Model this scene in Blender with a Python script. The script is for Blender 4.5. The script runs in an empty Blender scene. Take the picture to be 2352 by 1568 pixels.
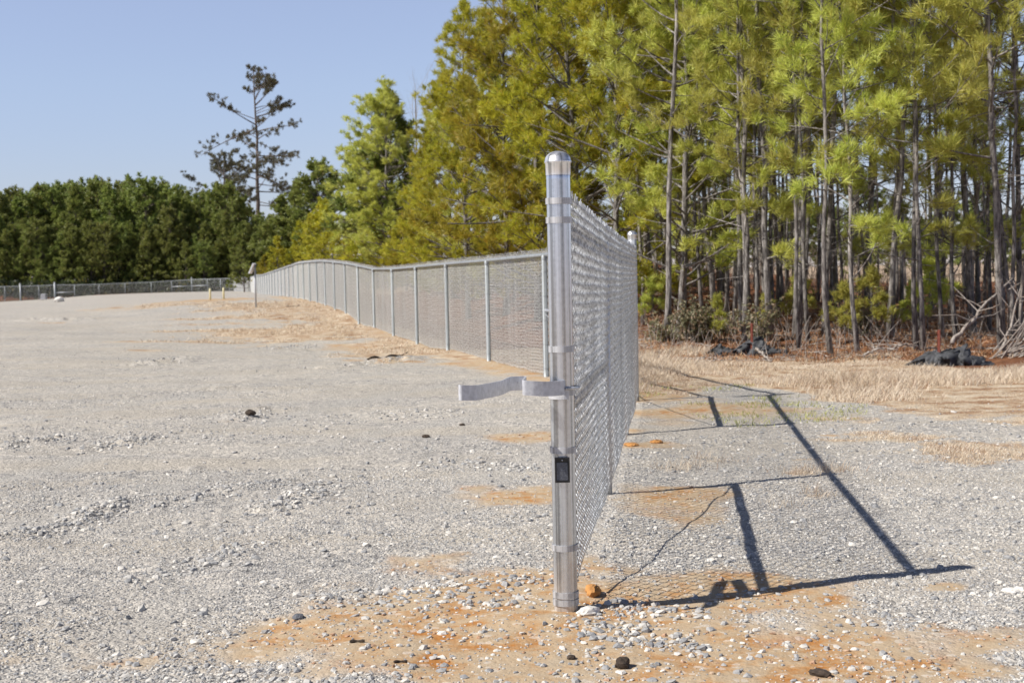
import bpy, math, random
import numpy as np
from mathutils import Matrix, Vector
rng = np.random.default_rng(7)
random.seed(7)
S = bpy.context.scene
COL = S.collection

# ------------------------------------------------------------------ camera geometry (photo measured on a 2352 x 1568 grid)
F = 3267.0; PITCH = math.atan((784-624.5)/F); ROLL = .02; EYE = 1.35
fwd = np.array([0, math.cos(PITCH), -math.sin(PITCH)])
r0 = np.array([1., 0, 0]); u0 = np.array([0, math.sin(PITCH), math.cos(PITCH)])
rt = r0*math.cos(ROLL)-u0*math.sin(ROLL); up = u0*math.cos(ROLL)+r0*math.sin(ROLL)
CP = np.array([0, 0, EYE])
def ray(x, y):
    v = fwd*F+(x-1176)*rt-(y-784)*up
    return v/v[1]
def at(x, y, d): return CP+ray(x, y)*d

# ------------------------------------------------------------------ noise
def _h(ix, iy, s):
    n = (ix*374761393+iy*668265263+s*1442695041) & 0x7fffffff
    n = ((n ^ (n >> 13))*1274126177) & 0x7fffffff
    return ((n ^ (n >> 16)) & 0xffff)/65535.0
def vnoise(x, y, s=0):
    x = np.asarray(x, float); y = np.asarray(y, float)
    ix = np.floor(x).astype(np.int64); iy = np.floor(y).astype(np.int64)
    fx = x-ix; fy = y-iy; fx = fx*fx*(3-2*fx); fy = fy*fy*(3-2*fy)
    a = _h(ix, iy, s); b = _h(ix+1, iy, s); c = _h(ix, iy+1, s); d = _h(ix+1, iy+1, s)
    return (a*(1-fx)+b*fx)*(1-fy)+(c*(1-fx)+d*fx)*fy
def fbm(x, y, o=4, s=0):
    t = 0; a = .5; n = 0
    for i in range(o):
        t = t+a*vnoise(np.asarray(x)*2**i+17*i, np.asarray(y)*2**i-9*i, s+i); n += a; a *= .5
    return t/n
def sst(a, b, x): 
    t = np.clip((np.asarray(x, float)-a)/(b-a), 0, 1); return t*t*(3-2*t)

# ------------------------------------------------------------------ terrain
SL = .215
def xf(y): return 1.245-SL*(np.asarray(y, float)-14.52)      # line of the long fence
def line_hit(px, py):
    v = ray(px, py); d = (1.245+SL*14.52)/(v[0]+SL); return d
base_px = [(1255,865),(1135,835),(1038,808),(967,790),(914,775),(870,762),(833,747),(803,727),(779,712),(753,701),(733,696),(688,686),(650,680),(622,677),(602,676)]
prof = [(0,0),(14.5,0)]
for bx, by in base_px:
    d = line_hit(bx, by); prof.append((d, float(at(bx, by, d)[2])))
FY = np.array([p[0] for p in prof]+[170, 4000.]); FZ = np.array([p[1] for p in prof]+[-.12, -.12])
def zfence(y): return np.interp(y, FY, FZ)
def ter0(x, y):
    x = np.asarray(x, float); y = np.asarray(y, float)
    e = x-xf(y); yy = np.maximum(y, 1.); a = x/yy
    zf = zfence(y)
    zfar = np.interp(a, [-.36,-.32,-.29,-.27,-.22,-.195], [-.9,-.81,-.35,-.27,-.12,-.1])
    zl = sst(60, 150, y)*zfar
    w = np.exp(-(np.minimum(e, 0)/(3+.12*yy))**2)
    left = w*zf+(1-w)*zl
    bank = np.interp(a, [0,.09,.16,.25,.4], [1.5,1.25,.75,.35,.15])
    right = zf+bank*sst(1.0, 9, e)*sst(18, 36, y)
    z = np.where(e > 0, right, left)
    return np.where(y < 3, 0, z)
def ter(x, y):
    z = ter0(x, y)
    x = np.asarray(x, float); y = np.asarray(y, float)
    near = sst(40, 15, y)
    z = z+(fbm(x*.9, y*.9, 3, 3)-.5)*.045*near*sst(3,5,y)
    z = z+(fbm(x*4, y*4, 3, 8)-.5)*.022*near
    z = z+(fbm(x*.25, y*.25, 3, 5)-.5)*.22*sst(18, 30, y)*sst(130, 60, y)
    z = z+rut(x, y)
    # small heap round the gate post foot
    z = z-.012*np.exp(-(((x-.62)/.40)**2+((y-5.74)/.25)**2))+.02*np.exp(-(((x-.15)/.2)**2+((y-5.35)/.1)**2))
    # forest floor unevenness
    e = x-xf(y)
    z = z+(fbm(x*1.1, y*1.1, 3, 21)-.5)*.35*sst(18, 24, y)*sst(2, 5, e)*sst(90, 60, y)
    return z
def flat(px, py):
    v = ray(px, py); t = -EYE/v[2]; return v[0]*t, v[1]*t
RUTPX = [(40,1235,310,1140,.03),(60,1022,140,1005,.05),(230,1030,330,1000,.035),(400,1160,640,1105,.02),(610,1180,760,1110,.03),(560,960,600,945,.05),(340,1330,620,1240,.012),(900,950,1000,945,.03),(770,840,940,818,.06),(640,800,700,795,.05),(330,835,420,820,.06),(780,1370,1260,1330,.012),(1300,985,1500,990,.0),(180,1100,420,1075,.02),(0,1420,500,1320,.012),(380,905,520,890,.03),(80,740,200,738,.09)]
RUTS = [(*flat(q[0], q[1]), *flat(q[2], q[3]), q[4]) for q in RUTPX]
def rut(x, y):
    z = 0*x
    n = fbm(x*5, y*5, 3, 71)
    for x0, y0, x1, y1, h in RUTS:
        dx, dy = x1-x0, y1-y0; L2 = dx*dx+dy*dy; t = np.clip(((x-x0)*dx+(y-y0)*dy)/L2, 0, 1)
        px = x0+dx*t+(fbm(t*6, 0*t, 2, 5)-.5)*.15; py = y0+dy*t
        wd = .035+.012*(y0+y1)/2
        z = z+h*np.exp(-((x-px)**2+(y-py)**2)/wd**2)*sst(.35, .6, n)
    return z
def ground(px, py):
    v = ray(px, py); lo, hi = 3.5, 420.
    for _ in range(3):
        d = lo*(hi/lo)**np.linspace(0, 1, 160)
        below = CP[2]+v[2]*d < ter(v[0]*d, v[1]*d)
        k = int(np.argmax(below)) if below.any() else 159
        lo, hi = d[max(k-1, 0)], d[k]
    P = CP+v*hi
    return np.array([P[0], P[1], float(ter(P[0], P[1]))])

# ------------------------------------------------------------------ mesh builder
class MB:
    def __init__(s): s.v = []; s.f = []; s.n = 0
    def add(s, v, f):
        v = np.asarray(v, float).reshape(-1, 3); f = np.asarray(f, int)
        s.v.append(v); s.f.append(f+s.n); s.n += len(v)
    def tube(s, P, R, k=8, caps=True):
        P = np.asarray(P, float); n = len(P); R = np.broadcast_to(np.asarray(R, float), (n,))
        T = np.gradient(P, axis=0); T /= np.linalg.norm(T, axis=1)[:, None]+1e-9
        ref = np.array([0, 0, 1.]) if abs(T[0][2]) < .9 else np.array([0, 1., 0])
        if abs(T[:, 2]).max() > .9 and abs(T[:, 2]).min() < .9: ref = np.array([.31, .84, .45])
        U = np.cross(T, ref); U /= np.linalg.norm(U, axis=1)[:, None]+1e-9; V = np.cross(T, U)
        a = np.arange(k)*2*math.pi/k
        ring = P[:, None]+R[:, None, None]*(np.cos(a)[None, :, None]*U[:, None]+np.sin(a)[None, :, None]*V[:, None])
        i = np.arange(n-1)[:, None]*k; j = np.arange(k)[None]; j2 = (j+1) % k
        q = np.stack([i+j, i+j2, i+k+j2, i+k+j], -1).reshape(-1, 4)
        v = ring.reshape(-1, 3)
        if caps:
            v = np.vstack([v, P[0], P[-1]])
            t1 = np.stack([np.full(k, n*k), (np.arange(k)+1) % k, np.arange(k), np.arange(k)], 1)
            t2 = np.stack([np.full(k, n*k+1), (n-1)*k+np.arange(k), (n-1)*k+(np.arange(k)+1) % k, (n-1)*k+(np.arange(k)+1) % k], 1)
            q = np.vstack([q, t1, t2])
        s.add(v, q)
    def box(s, c, sz, M=None):
        v = np.array([[x, y, z] for x in (-.5, .5) for y in (-.5, .5) for z in (-.5, .5)])*np.array(sz)
        if M is not None: v = v@np.array(M).T
        s.add(v+np.array(c), [[0,1,3,2],[4,6,7,5],[0,4,5,1],[2,3,7,6],[0,2,6,4],[1,5,7,3]])
    def lathe(s, c, prof_, k=32):
        prof_ = np.array(prof_, float); n = len(prof_); a = np.arange(k)*2*math.pi/k
        v = np.stack([prof_[:, 0, None]*np.cos(a), prof_[:, 0, None]*np.sin(a), np.repeat(prof_[:, 1, None], k, 1)], -1).reshape(-1, 3)+np.array(c)
        i = np.arange(n-1)[:, None]*k; j = np.arange(k)[None]; j2 = (j+1) % k
        s.add(v, np.stack([i+j, i+j2, i+k+j2, i+k+j], -1).reshape(-1, 4))
    def build(s, name, mat, parent=None, smooth=False, loc=None):
        V = np.vstack(s.v) if s.v else np.zeros((0, 3)); 
        if loc is not None: V = V-np.array(loc)
        loops = []; starts = []; tot = []; c = 0
        for f in s.f:
            if f.ndim == 2 and f.shape[1] == 4:
                deg = f[:, 2] == f[:, 3]
                if deg.any():
                    q = f[~deg]; t = f[deg][:, :3]
                    for g in (q, t):
                        if len(g):
                            loops.append(g.ravel()); starts.append(c+np.arange(len(g))*g.shape[1]); tot.append(np.full(len(g), g.shape[1])); c += g.size
                    continue
            if len(f):
                loops.append(f.ravel()); starts.append(c+np.arange(len(f))*f.shape[1]); tot.append(np.full(len(f), f.shape[1])); c += f.size
        me = bpy.data.meshes.new(name)
        L = np.concatenate(loops).astype(np.int32)
        me.vertices.add(len(V)); me.vertices.foreach_set('co', V.astype(np.float32).ravel())
        me.loops.add(len(L)); me.loops.foreach_set('vertex_index', L)
        st = np.concatenate(starts).astype(np.int32); tt = np.concatenate(tot).astype(np.int32)
        me.polygons.add(len(st)); me.polygons.foreach_set('loop_start', st); me.polygons.foreach_set('loop_total', tt)
        me.polygons.foreach_set('use_smooth', np.full(len(st), smooth))
        me.update(calc_edges=True); me.materials.append(mat)
        o = bpy.data.objects.new(name, me); COL.objects.link(o)
        if loc is not None: o.location = loc
        if parent is not None: o.parent = parent
        return o
def tag(o, label=None, cat=None, group=None, kind=None):
    if label: o['label'] = label
    if cat: o['category'] = cat
    if group: o['group'] = group
    if kind: o['kind'] = kind
    return o
def empty(name, loc=(0, 0, 0), rz=0, **k):
    o = bpy.data.objects.new(name, None); COL.objects.link(o); o.location = loc; o.rotation_euler = (0, 0, rz); o.empty_display_size = .2
    return tag(o, **k)

# ------------------------------------------------------------------ materials
def newmat(name):
    m = bpy.data.materials.new(name); m.use_nodes = True; nt = m.node_tree; b = nt.nodes['Principled BSDF']; return m, nt, b
def N(nt, t, **k):
    n = nt.nodes.new(t)
    for a, v in k.items(): setattr(n, a, v)
    return n
def ramp(nt, fac, stops, interp='LINEAR'):
    r = N(nt, 'ShaderNodeValToRGB'); r.color_ramp.interpolation = interp
    e = r.color_ramp.elements
    while len(e) < len(stops): e.new(.5)
    for i, (p, c) in enumerate(stops): e[i].position = p; e[i].color = (*c, 1)
    nt.links.new(fac, r.inputs[0]); return r.outputs[0]
def mix(nt, fac, a, b, mode='MIX'):
    m = N(nt, 'ShaderNodeMix', data_type='RGBA', blend_type=mode)
    for s, v in ((m.inputs[0], fac), (m.inputs[6], a), (m.inputs[7], b)):
        if hasattr(v, 'is_output'): nt.links.new(v, s)
        else: s.default_value = v if not isinstance(v, tuple) else (*v, 1)[:4]
    return m.outputs[2]
def mth(nt, op, a, b=None, c=None, clamp=False):
    m = N(nt, 'ShaderNodeMath', operation=op); m.use_clamp = clamp
    for i, v in enumerate((a, b, c)):
        if v is None: continue
        if hasattr(v, 'is_output'): nt.links.new(v, m.inputs[i])
        else: m.inputs[i].default_value = v
    return m.outputs[0]
def noise(nt, vec, sc, det=4, rough=.55, out='Fac'):
    n = N(nt, 'ShaderNodeTexNoise'); n.inputs['Scale'].default_value = sc; n.inputs['Detail'].default_value = det; n.inputs['Roughness'].default_value = rough
    nt.links.new(vec, n.inputs['Vector']); return n.outputs[out]
def mapping(nt, vec, sc=(1, 1, 1)):
    m = N(nt, 'ShaderNodeMapping'); m.inputs['Scale'].default_value = sc; nt.links.new(vec, m.inputs['Vector']); return m.outputs[0]
def bump(nt, h, st, dist, b):
    n = N(nt, 'ShaderNodeBump'); n.inputs['Strength'].default_value = st; n.inputs['Distance'].default_value = dist
    nt.links.new(h, n.inputs['Height']); nt.links.new(n.outputs[0], b.inputs['Normal'])
def pos(nt): return N(nt, 'ShaderNodeNewGeometry').outputs['Position']
def objc(nt): return N(nt, 'ShaderNodeTexCoord').outputs['Object']
def island(nt): return N(nt, 'ShaderNodeNewGeometry').outputs['Random Per Island']
def orand(nt): return N(nt, 'ShaderNodeObjectInfo').outputs['Random']

def galv(name, base=(.52, .54, .57), metal=.75, rough=.42, streak=True, dirt=0):
    m, nt, b = newmat(name); p = pos(nt)
    st = noise(nt, mapping(nt, p, (60, 60, .25)), 1, 2)
    sp = noise(nt, p, 60, 4)
    v = mth(nt, 'ADD', mth(nt, 'MULTIPLY', st, .85), mth(nt, 'MULTIPLY', sp, .15))
    lo = tuple(c*.55 for c in base); hi = tuple(min(c*1.3, .88) for c in base)
    c = ramp(nt, v, [(.38, lo), (.5, base), (.62, hi)])
    if dirt:
        z = N(nt, 'ShaderNodeSeparateXYZ'); nt.links.new(p, z.inputs[0])
        zz = mth(nt, 'ADD', z.outputs[2], mth(nt, 'MULTIPLY', noise(nt, p, 9), .35))
        f = mth(nt, 'SUBTRACT', 1.0, mth(nt, 'DIVIDE', zz, dirt), clamp=True)
        c = mix(nt, mth(nt, 'MULTIPLY', f, .75), c, (.42, .31, .2))
        nt.links.new(mth(nt, 'MULTIPLY', mth(nt, 'SUBTRACT', 1.0, f), metal), b.inputs['Metallic'])
        # hairline scratches round the tube
        w = noise(nt, mapping(nt, p, (14, 14, 180)), 1, 2)
        k = mth(nt, 'GREATER_THAN', w, .735)
        c = mix(nt, mth(nt, 'MULTIPLY', k, .45), c, (.16, .15, .15))
    else: b.inputs['Metallic'].default_value = metal
    nt.links.new(c, b.inputs['Base Color'])
    nt.links.new(mth(nt, 'ADD', rough-.10, mth(nt, 'MULTIPLY', st, .25)), b.inputs['Roughness'])
    bump(nt, v, .08, .001, b)
    return m
M = {}
M['post'] = galv('galvanized_post', (.56, .58, .61), .88, .24, dirt=.42)
M['galv'] = galv('galvanized_steel', (.50, .52, .55), .5, .45)
M['wire'] = galv('galvanized_wire', (.50, .52, .545), .3, .5)
M['linepost'] = galv('weathered_tube', (.30, .32, .33), .35, .5)
M['wirefar'] = galv('galvanized_wire_dull', (.64, .645, .635), .0, .6)
M['cap'] = galv('cast_aluminium', (.68, .69, .70), .8, .32)
M['band'] = galv('pressed_band', (.42, .42, .43), .4, .5)
def painted(name, col, rough=.5, var=.15, sc=20, metal=0):
    m, nt, b = newmat(name); p = objc(nt)
    n = noise(nt, p, sc, 5)
    c = ramp(nt, n, [(.3, tuple(x*(1-var) for x in col)), (.7, tuple(min(1, x*(1+var)) for x in col))])
    nt.links.new(c, b.inputs['Base Color']); b.inputs['Roughness'].default_value = rough; b.inputs['Metallic'].default_value = metal
    bump(nt, n, .2, .002, b); return m
def bracketmat():
    m, nt, b = newmat('zinc_strap'); p = pos(nt)
    n = noise(nt, p, 55, 5); s = noise(nt, mapping(nt, p, (1, 1, 2.5)), 140, 2)
    c = ramp(nt, n, [(.3, (.44, .45, .48)), (.7, (.62, .63, .67))])
    c = mix(nt, mth(nt, 'MULTIPLY', mth(nt, 'GREATER_THAN', s, .71), .5), c, (.15, .15, .17))
    nt.links.new(c, b.inputs['Base Color']); b.inputs['Metallic'].default_value = .25; b.inputs['Roughness'].default_value = .5
    bump(nt, n, .15, .001, b); return m
M['strap'] = bracketmat()
M['black'] = painted('black_plastic', (.012, .012, .014), .35)
M['yellow'] = painted('pale_yellow_paint', (.75, .70, .42), .6)
M['rust'] = painted('rusty_red_steel', (.20, .055, .035), .75, .35, 30)
M['fabric'] = painted('black_geotextile', (.055, .057, .063), .8, .6, 9)
M['white'] = painted('white_paint', (.7, .7, .72), .5)
M['panel'] = painted('pale_panel_back', (.75, .76, .78), .4)
def lensmat():
    m, nt, b = newmat('prismatic_lens'); p = objc(nt)
    v = N(nt, 'ShaderNodeTexVoronoi'); v.inputs['Scale'].default_value = 260; v.inputs['Randomness'].default_value = .15; nt.links.new(p, v.inputs['Vector'])
    c = ramp(nt, v.outputs['Distance'], [(.1, (.42, .44, .5)), (.55, (.05, .055, .07))])
    nt.links.new(c, b.inputs['Base Color']); b.inputs['Roughness'].default_value = .18; b.inputs['Metallic'].default_value = .4
    bump(nt, v.outputs['Distance'], .6, .002, b); return m
M['lens'] = lensmat()
M['scrub'] = None
def barkmat(name, a, b_, c_, sc=1):
    m, nt, b = newmat(name); p = objc(nt)
    n = noise(nt, mapping(nt, p, (22*sc, 22*sc, 5*sc)), 1, 5, .65)
    c = ramp(nt, n, [(.36, a), (.5, b_), (.62, c_)])
    c = mix(nt, mth(nt, 'MULTIPLY', orand(nt), .45), c, a)
    nt.links.new(c, b.inputs['Base Color']); b.inputs['Roughness'].default_value = .9
    bump(nt, n, .9, .02, b); return m
M['bark'] = barkmat('pine_bark', (.045, .040, .038), (.20, .18, .165), (.37, .345, .32))
M['barkfar'] = barkmat('far_pine_bark', (.06, .05, .045), (.14, .11, .10), (.2, .17, .15), .4)
M['twig'] = barkmat('grey_dead_wood', (.16, .13, .11), (.32, .28, .25), (.46, .42, .38))
M['brush'] = barkmat('brown_brushwood', (.09, .06, .045), (.19, .14, .11), (.3, .24, .2))
def leafmat(name, a, b_, c_, trans=.35, odd=(.30, .22, .05), oddp=.94):
    m, nt, b = newmat(name)
    r = island(nt); o = orand(nt)
    c = ramp(nt, r, [(0, a), (.5, b_), (1, c_)])
    cl = noise(nt, pos(nt), .9, 2)
    c = mix(nt, ramp(nt, cl, [(.35, (0, 0, 0)), (.65, (.6, .6, .6))]), c, c_)
    c = mix(nt, mth(nt, 'MULTIPLY', mth(nt, 'GREATER_THAN', r, oddp), .8), c, odd)
    h = N(nt, 'ShaderNodeHueSaturation'); nt.links.new(c, h.inputs['Color'])
    nt.links.new(mth(nt, 'ADD', .485, mth(nt, 'MULTIPLY', o, .03)), h.inputs['Hue'])
    nt.links.new(mth(nt, 'ADD', .92, mth(nt, 'MULTIPLY', o, .4)), h.inputs['Value'])
    nt.links.new(h.outputs[0], b.inputs['Base Color']); b.inputs['Roughness'].default_value = .5
    t = N(nt, 'ShaderNodeBsdfTranslucent'); nt.links.new(h.outputs[0], t.inputs[0])
    x = N(nt, 'ShaderNodeMixShader'); x.inputs[0].default_value = trans
    nt.links.new(b.outputs[0], x.inputs[1]); nt.links.new(t.outputs[0], x.inputs[2])
    nt.links.new(x.outputs[0], nt.nodes['Material Output'].inputs[0]); return m
M['needle'] = leafmat('pine_needles', (.20, .23, .035), (.42, .45, .08), (.64, .62, .16), .5)
M['needlegold'] = leafmat('olive_pine_needles', (.16, .175, .018), (.34, .345, .035), (.52, .46, .05), .5, odd=(.48, .30, .04), oddp=.94)
M['needledark'] = leafmat('dark_pine_needles', (.07, .095, .022), (.17, .215, .045), (.31, .33, .085), .42, (.14, .09, .05), .93)
M['needlegrey'] = leafmat('old_pine_needles', (.07, .075, .04), (.12, .12, .065), (.17, .155, .09), .35, (.12, .09, .07), .8)
M['shrub'] = leafmat('shrub_leaves', (.14, .14, .07), (.22, .22, .12), (.32, .31, .19), .3, (.30, .2, .12), .7)
M['grass'] = leafmat('dry_grass', (.46, .37, .25), (.66, .56, .42), (.82, .74, .60), .35, (.34, .20, .11), .88)
M['greengrass'] = leafmat('green_grass', (.24, .26, .08), (.36, .38, .13), (.48, .48, .2), .3)

def stonemat(name, stops, rough=.85):
    m, nt, b = newmat(name); r = island(nt)
    c = ramp(nt, r, stops); n = noise(nt, objc(nt), 60, 4)
    c = mix(nt, .25, c, ramp(nt, n, [(.3, (.15, .15, .15)), (.7, (.7, .68, .65))]))
    nt.links.new(c, b.inputs['Base Color']); b.inputs['Roughness'].default_value = rough; bump(nt, n, .4, .004, b); return m
M['stone'] = stonemat('gravel_stone', [(0, (.19, .195, .205)), (.3, (.29, .29, .29)), (.55, (.42, .405, .38)), (.8, (.56, .53, .48)), (.95, (.72, .68, .61))])
M['clod'] = painted('dark_earth_clod', (.05, .035, .025), .95, .4, 40)
M['orange'] = painted('orange_clay', (.42, .20, .06), .95, .3, 30)
M['clay'] = stonemat('clay_crumb', [(0, (.34, .15, .045)), (.5, (.40, .21, .09)), (1, (.46, .31, .18))], .95)
M['darkstone'] = painted('dark_grey_stone', (.10, .105, .12), .8, .3, 40)
M['whitestone'] = painted('pale_quartz_stone', (.66, .63, .58), .8, .12, 30)

def groundmat():
    m, nt, b = newmat('gravel_lot_ground'); p = pos(nt)
    at_ = N(nt, 'ShaderNodeAttribute'); at_.attribute_name = 'zone'
    sp = N(nt, 'ShaderNodeSeparateColor'); nt.links.new(at_.outputs['Color'], sp.inputs[0])
    dirt, grass, wood = sp.outputs[0], sp.outputs[1], sp.outputs[2]
    # pebbles: three sizes of cells
    def cells(sc):
        v = N(nt, 'ShaderNodeTexVoronoi'); v.inputs['Scale'].default_value = sc; nt.links.new(p, v.inputs['Vector'])
        s = N(nt, 'ShaderNodeSeparateColor'); nt.links.new(v.outputs['Color'], s.inputs[0]); return v.outputs['Distance'], s.outputs[0], s.outputs[1]
    d1, c1, e1 = cells(95); d2, c2, e2 = cells(38); d3, c3, e3 = cells(17)
    stops = [(0, (.17, .17, .17)), (.3, (.28, .272, .262)), (.6, (.40, .385, .36)), (.9, (.54, .51, .465)), (1, (.68, .64, .58))]
    g = ramp(nt, c1, stops); g2 = ramp(nt, c2, stops); g3 = ramp(nt, c3, stops)
    big = noise(nt, p, .5, 4); med = noise(nt, p, 2.2, 5)
    g1 = g
    g = mix(nt, mth(nt, 'MULTIPLY', mth(nt, 'GREATER_THAN', e2, .45), .8), g, g2)
    g = mix(nt, mth(nt, 'MULTIPLY', mth(nt, 'GREATER_THAN', e3, .78), .8), g, g3)
    g = mix(nt, .2, g, (.37, .35, .32)); hf = noise(nt, p, 11, 5, .75); g = mix(nt, 1.0, g, ramp(nt, hf, [(.36, (.55, .55, .57)), (.46, (.98, .98, .98)), (.62, (1.2, 1.17, 1.12))]), 'MULTIPLY')
    g = mix(nt, ramp(nt, med, [(.4, (0,)*3), (.62, (.5,)*3)]), g, (.43, .40, .355))
    g = mix(nt, 1.0, g, ramp(nt, big, [(.3, (.95, .95, .965)), (.7, (1.17, 1.15, 1.12))]), 'MULTIPLY')
    g = mix(nt, ramp(nt, noise(nt, mapping(nt, p, (.35, 1.3, 1)), 1, 6, .6), [(.47, (0,)*3), (.6, (.55,)*3)]), g, (.43, .385, .32))
    g = mix(nt, mth(nt, 'MULTIPLY', at_.outputs['Alpha'], .6), g, mix(nt, .45, g1, (.43, .405, .365)))
    # orange clay
    n1 = noise(nt, p, 6, 6, .65); n2 = noise(nt, p, 30, 5, .6); n3 = noise(nt, p, 1.6, 5)
    dc = ramp(nt, mth(nt, 'ADD', mth(nt, 'MULTIPLY', n1, .7), mth(nt, 'MULTIPLY', n3, .3)), [(.37, (.38, .165, .045)), (.44, (.41, .25, .125)), (.50, (.43, .32, .205)), (.66, (.42, .345, .25))])
    dc = mix(nt, mth(nt, 'MULTIPLY', mth(nt, 'GREATER_THAN', c2, .93), .4), dc, g2)
    dm = mth(nt, 'ADD', dirt, mth(nt, 'MULTIPLY', mth(nt, 'SUBTRACT', mth(nt, 'ADD', mth(nt, 'MULTIPLY', n1, .6), mth(nt, 'MULTIPLY', n3, .4)), .5), 1.3))
    dm = ramp(nt, dm, [(.24, (0,)*3), (.70, (1,)*3)])
    c = mix(nt, dm, g, dc)
    # dead grass litter
    gc = ramp(nt, noise(nt, p, 3.0, 6, .7), [(.36, (.22, .12, .065)), (.44, (.36, .24, .15)), (.54, (.48, .38, .27)), (.65, (.58, .50, .39))])
    gm = mth(nt, 'ADD', grass, mth(nt, 'MULTIPLY', mth(nt, 'SUBTRACT', n1, .5), 1.6))
    c = mix(nt, ramp(nt, gm, [(.38, (0,)*3), (.62, (1,)*3)]), c, gc)
    # pine straw
    ws = noise(nt, mapping(nt, p, (1, 3, 1)), 4.5, 7, .75)
    wc = ramp(nt, ws, [(.34, (.045, .022, .012)), (.48, (.16, .065, .03)), (.6, (.27, .125, .06)), (.7, (.36, .24, .15))])
    wm = mth(nt, 'ADD', wood, mth(nt, 'MULTIPLY', mth(nt, 'SUBTRACT', n1, .5), .9))
    wmk = ramp(nt, wm, [(.4, (0,)*3), (.6, (1,)*3)])
    c = mix(nt, wmk, c, wc)
    nt.links.new(c, b.inputs['Base Color']); b.inputs['Roughness'].default_value = .95; b.inputs['Specular IOR Level'].default_value = .2
    h = mth(nt, 'ADD', mth(nt, 'MULTIPLY', mth(nt, 'SUBTRACT', .5, d1), .35), mth(nt, 'MULTIPLY', mth(nt, 'SUBTRACT', .6, d2), .6))
    h = mth(nt, 'ADD', h, mth(nt, 'MULTIPLY', n2, .6))
    h = mth(nt, 'ADD', h, mth(nt, 'MULTIPLY', n1, 1.2))
    hd = mix(nt, mth(nt, 'MULTIPLY', dm, .8), h, mth(nt, 'MULTIPLY', n1, 1.2))
    bump(nt, hd, .75, .02, b)
    return m
M['ground'] = groundmat()

# ------------------------------------------------------------------ ground sheet (polar rings round the camera, to the horizon)
def ell(cx, cy, rx, ry, s, k=0):
    c = ground(cx, cy); yl = ground(cx, cy+ry)[1]; yh = ground(cx, cy-ry)[1]
    return (c[0], (yl+yh)/2, rx*c[1]/F, max((yh-yl)/2, .03), s)
LANES = [(*flat(0, 1500), *flat(1150, 1075), .0), (*flat(0, 1500), *flat(1150, 1075), 1.75), (*flat(0, 1080), *flat(900, 905), 0.), (*flat(0, 1080), *flat(900, 905), 2.2), (*flat(1500, 1560), *flat(2352, 1215), 0.)]
def lane(x, y):
    v = 0*x
    for x0, y0, x1, y1, o in LANES:
        dx, dy = x1-x0, y1-y0; L = math.hypot(dx, dy); u = (-(x-x0)*dy+(y-y0)*dx)/L-o; s = ((x-x0)*dx+(y-y0)*dy)/L
        u = u+(fbm(s*.35+o, 0*s, 2, 31)-.5)*.8+.03*(s-L/2)**2*.3
        v = np.maximum(v, np.exp(-(u/.17)**4)*sst(.25, .5, fbm(s*.6+3*o, u*2, 2, 33)))
    return v
dirt_e = [ell(*q) for q in [(1270,1390,420,95,1.6),(1000,1460,420,80,1.4),(1560,1370,330,60,1.3),(1330,1500,760,90,1.5),(980,1440,300,70,.9),(1500,1345,200,38,.75),(1300,1490,620,70,.95),(1150,1545,520,60,.75),(1750,1450,480,45,.42),(2180,1348,50,10,.8),
    (1160,1135,150,30,.95),(1540,1150,190,36,.85),(1190,1003,85,14,.95),(1480,1020,65,8,1),(1640,942,200,24,.8),(1500,905,90,22,.85),(1230,845,120,12,1.1),(1110,833,90,10,1),(1010,808,60,8,1),(940,783,50,8,1),
    (1440,990,60,8,.8),(700,715,220,6,.5),(480,690,120,4,.9),(630,770,110,10,.75),(830,795,90,10,.85),(720,1145,70,6,.25),(560,965,120,8,.4),(150,955,90,4,.35),(1900,1000,30,3,.7),(1850,1055,40,4,.7)]]
grass_e = [ell(*q) for q in [(820,740,130,34,1.0),(720,712,140,16,.9),(650,700,160,10,.8),(930,790,110,22,.9),(640,766,150,12,.95),(560,728,160,5,.7),(400,700,160,5,.6),(1110,818,110,14,.6),(1000,810,90,12,.7),(480,745,140,3,.5),(850,815,90,6,.7),(560,708,60,6,.8),(520,760,200,5,.75),(700,770,160,9,.9),(900,830,60,5,.8),(420,785,150,3,.6),(350,805,70,2,.5),(120,742,40,2,.6),
    (2250,1040,190,26,.75),(2060,1000,150,18,.7),(1920,965,110,12,.6),(1850,1085,60,10,.55),(1620,1055,60,8,.4),(1880,1135,50,8,.5)]]
wl = [ground(x, y) for x, y in [(1462,893),(1560,903),(1700,885),(1860,905),(1960,918),(2100,935),(2352,960)]]
WLx = np.array([p[0]/p[1] for p in wl]); WLy = np.array([p[1] for p in wl])
tl = [ground(x, y) for x, y in [(1462,775),(1560,800),(1700,815),(1850,815),(2050,822),(2200,842),(2352,845)]]
TLx = np.array([p[0]/p[1] for p in tl]); TLy = np.array([p[1] for p in tl])
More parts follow.
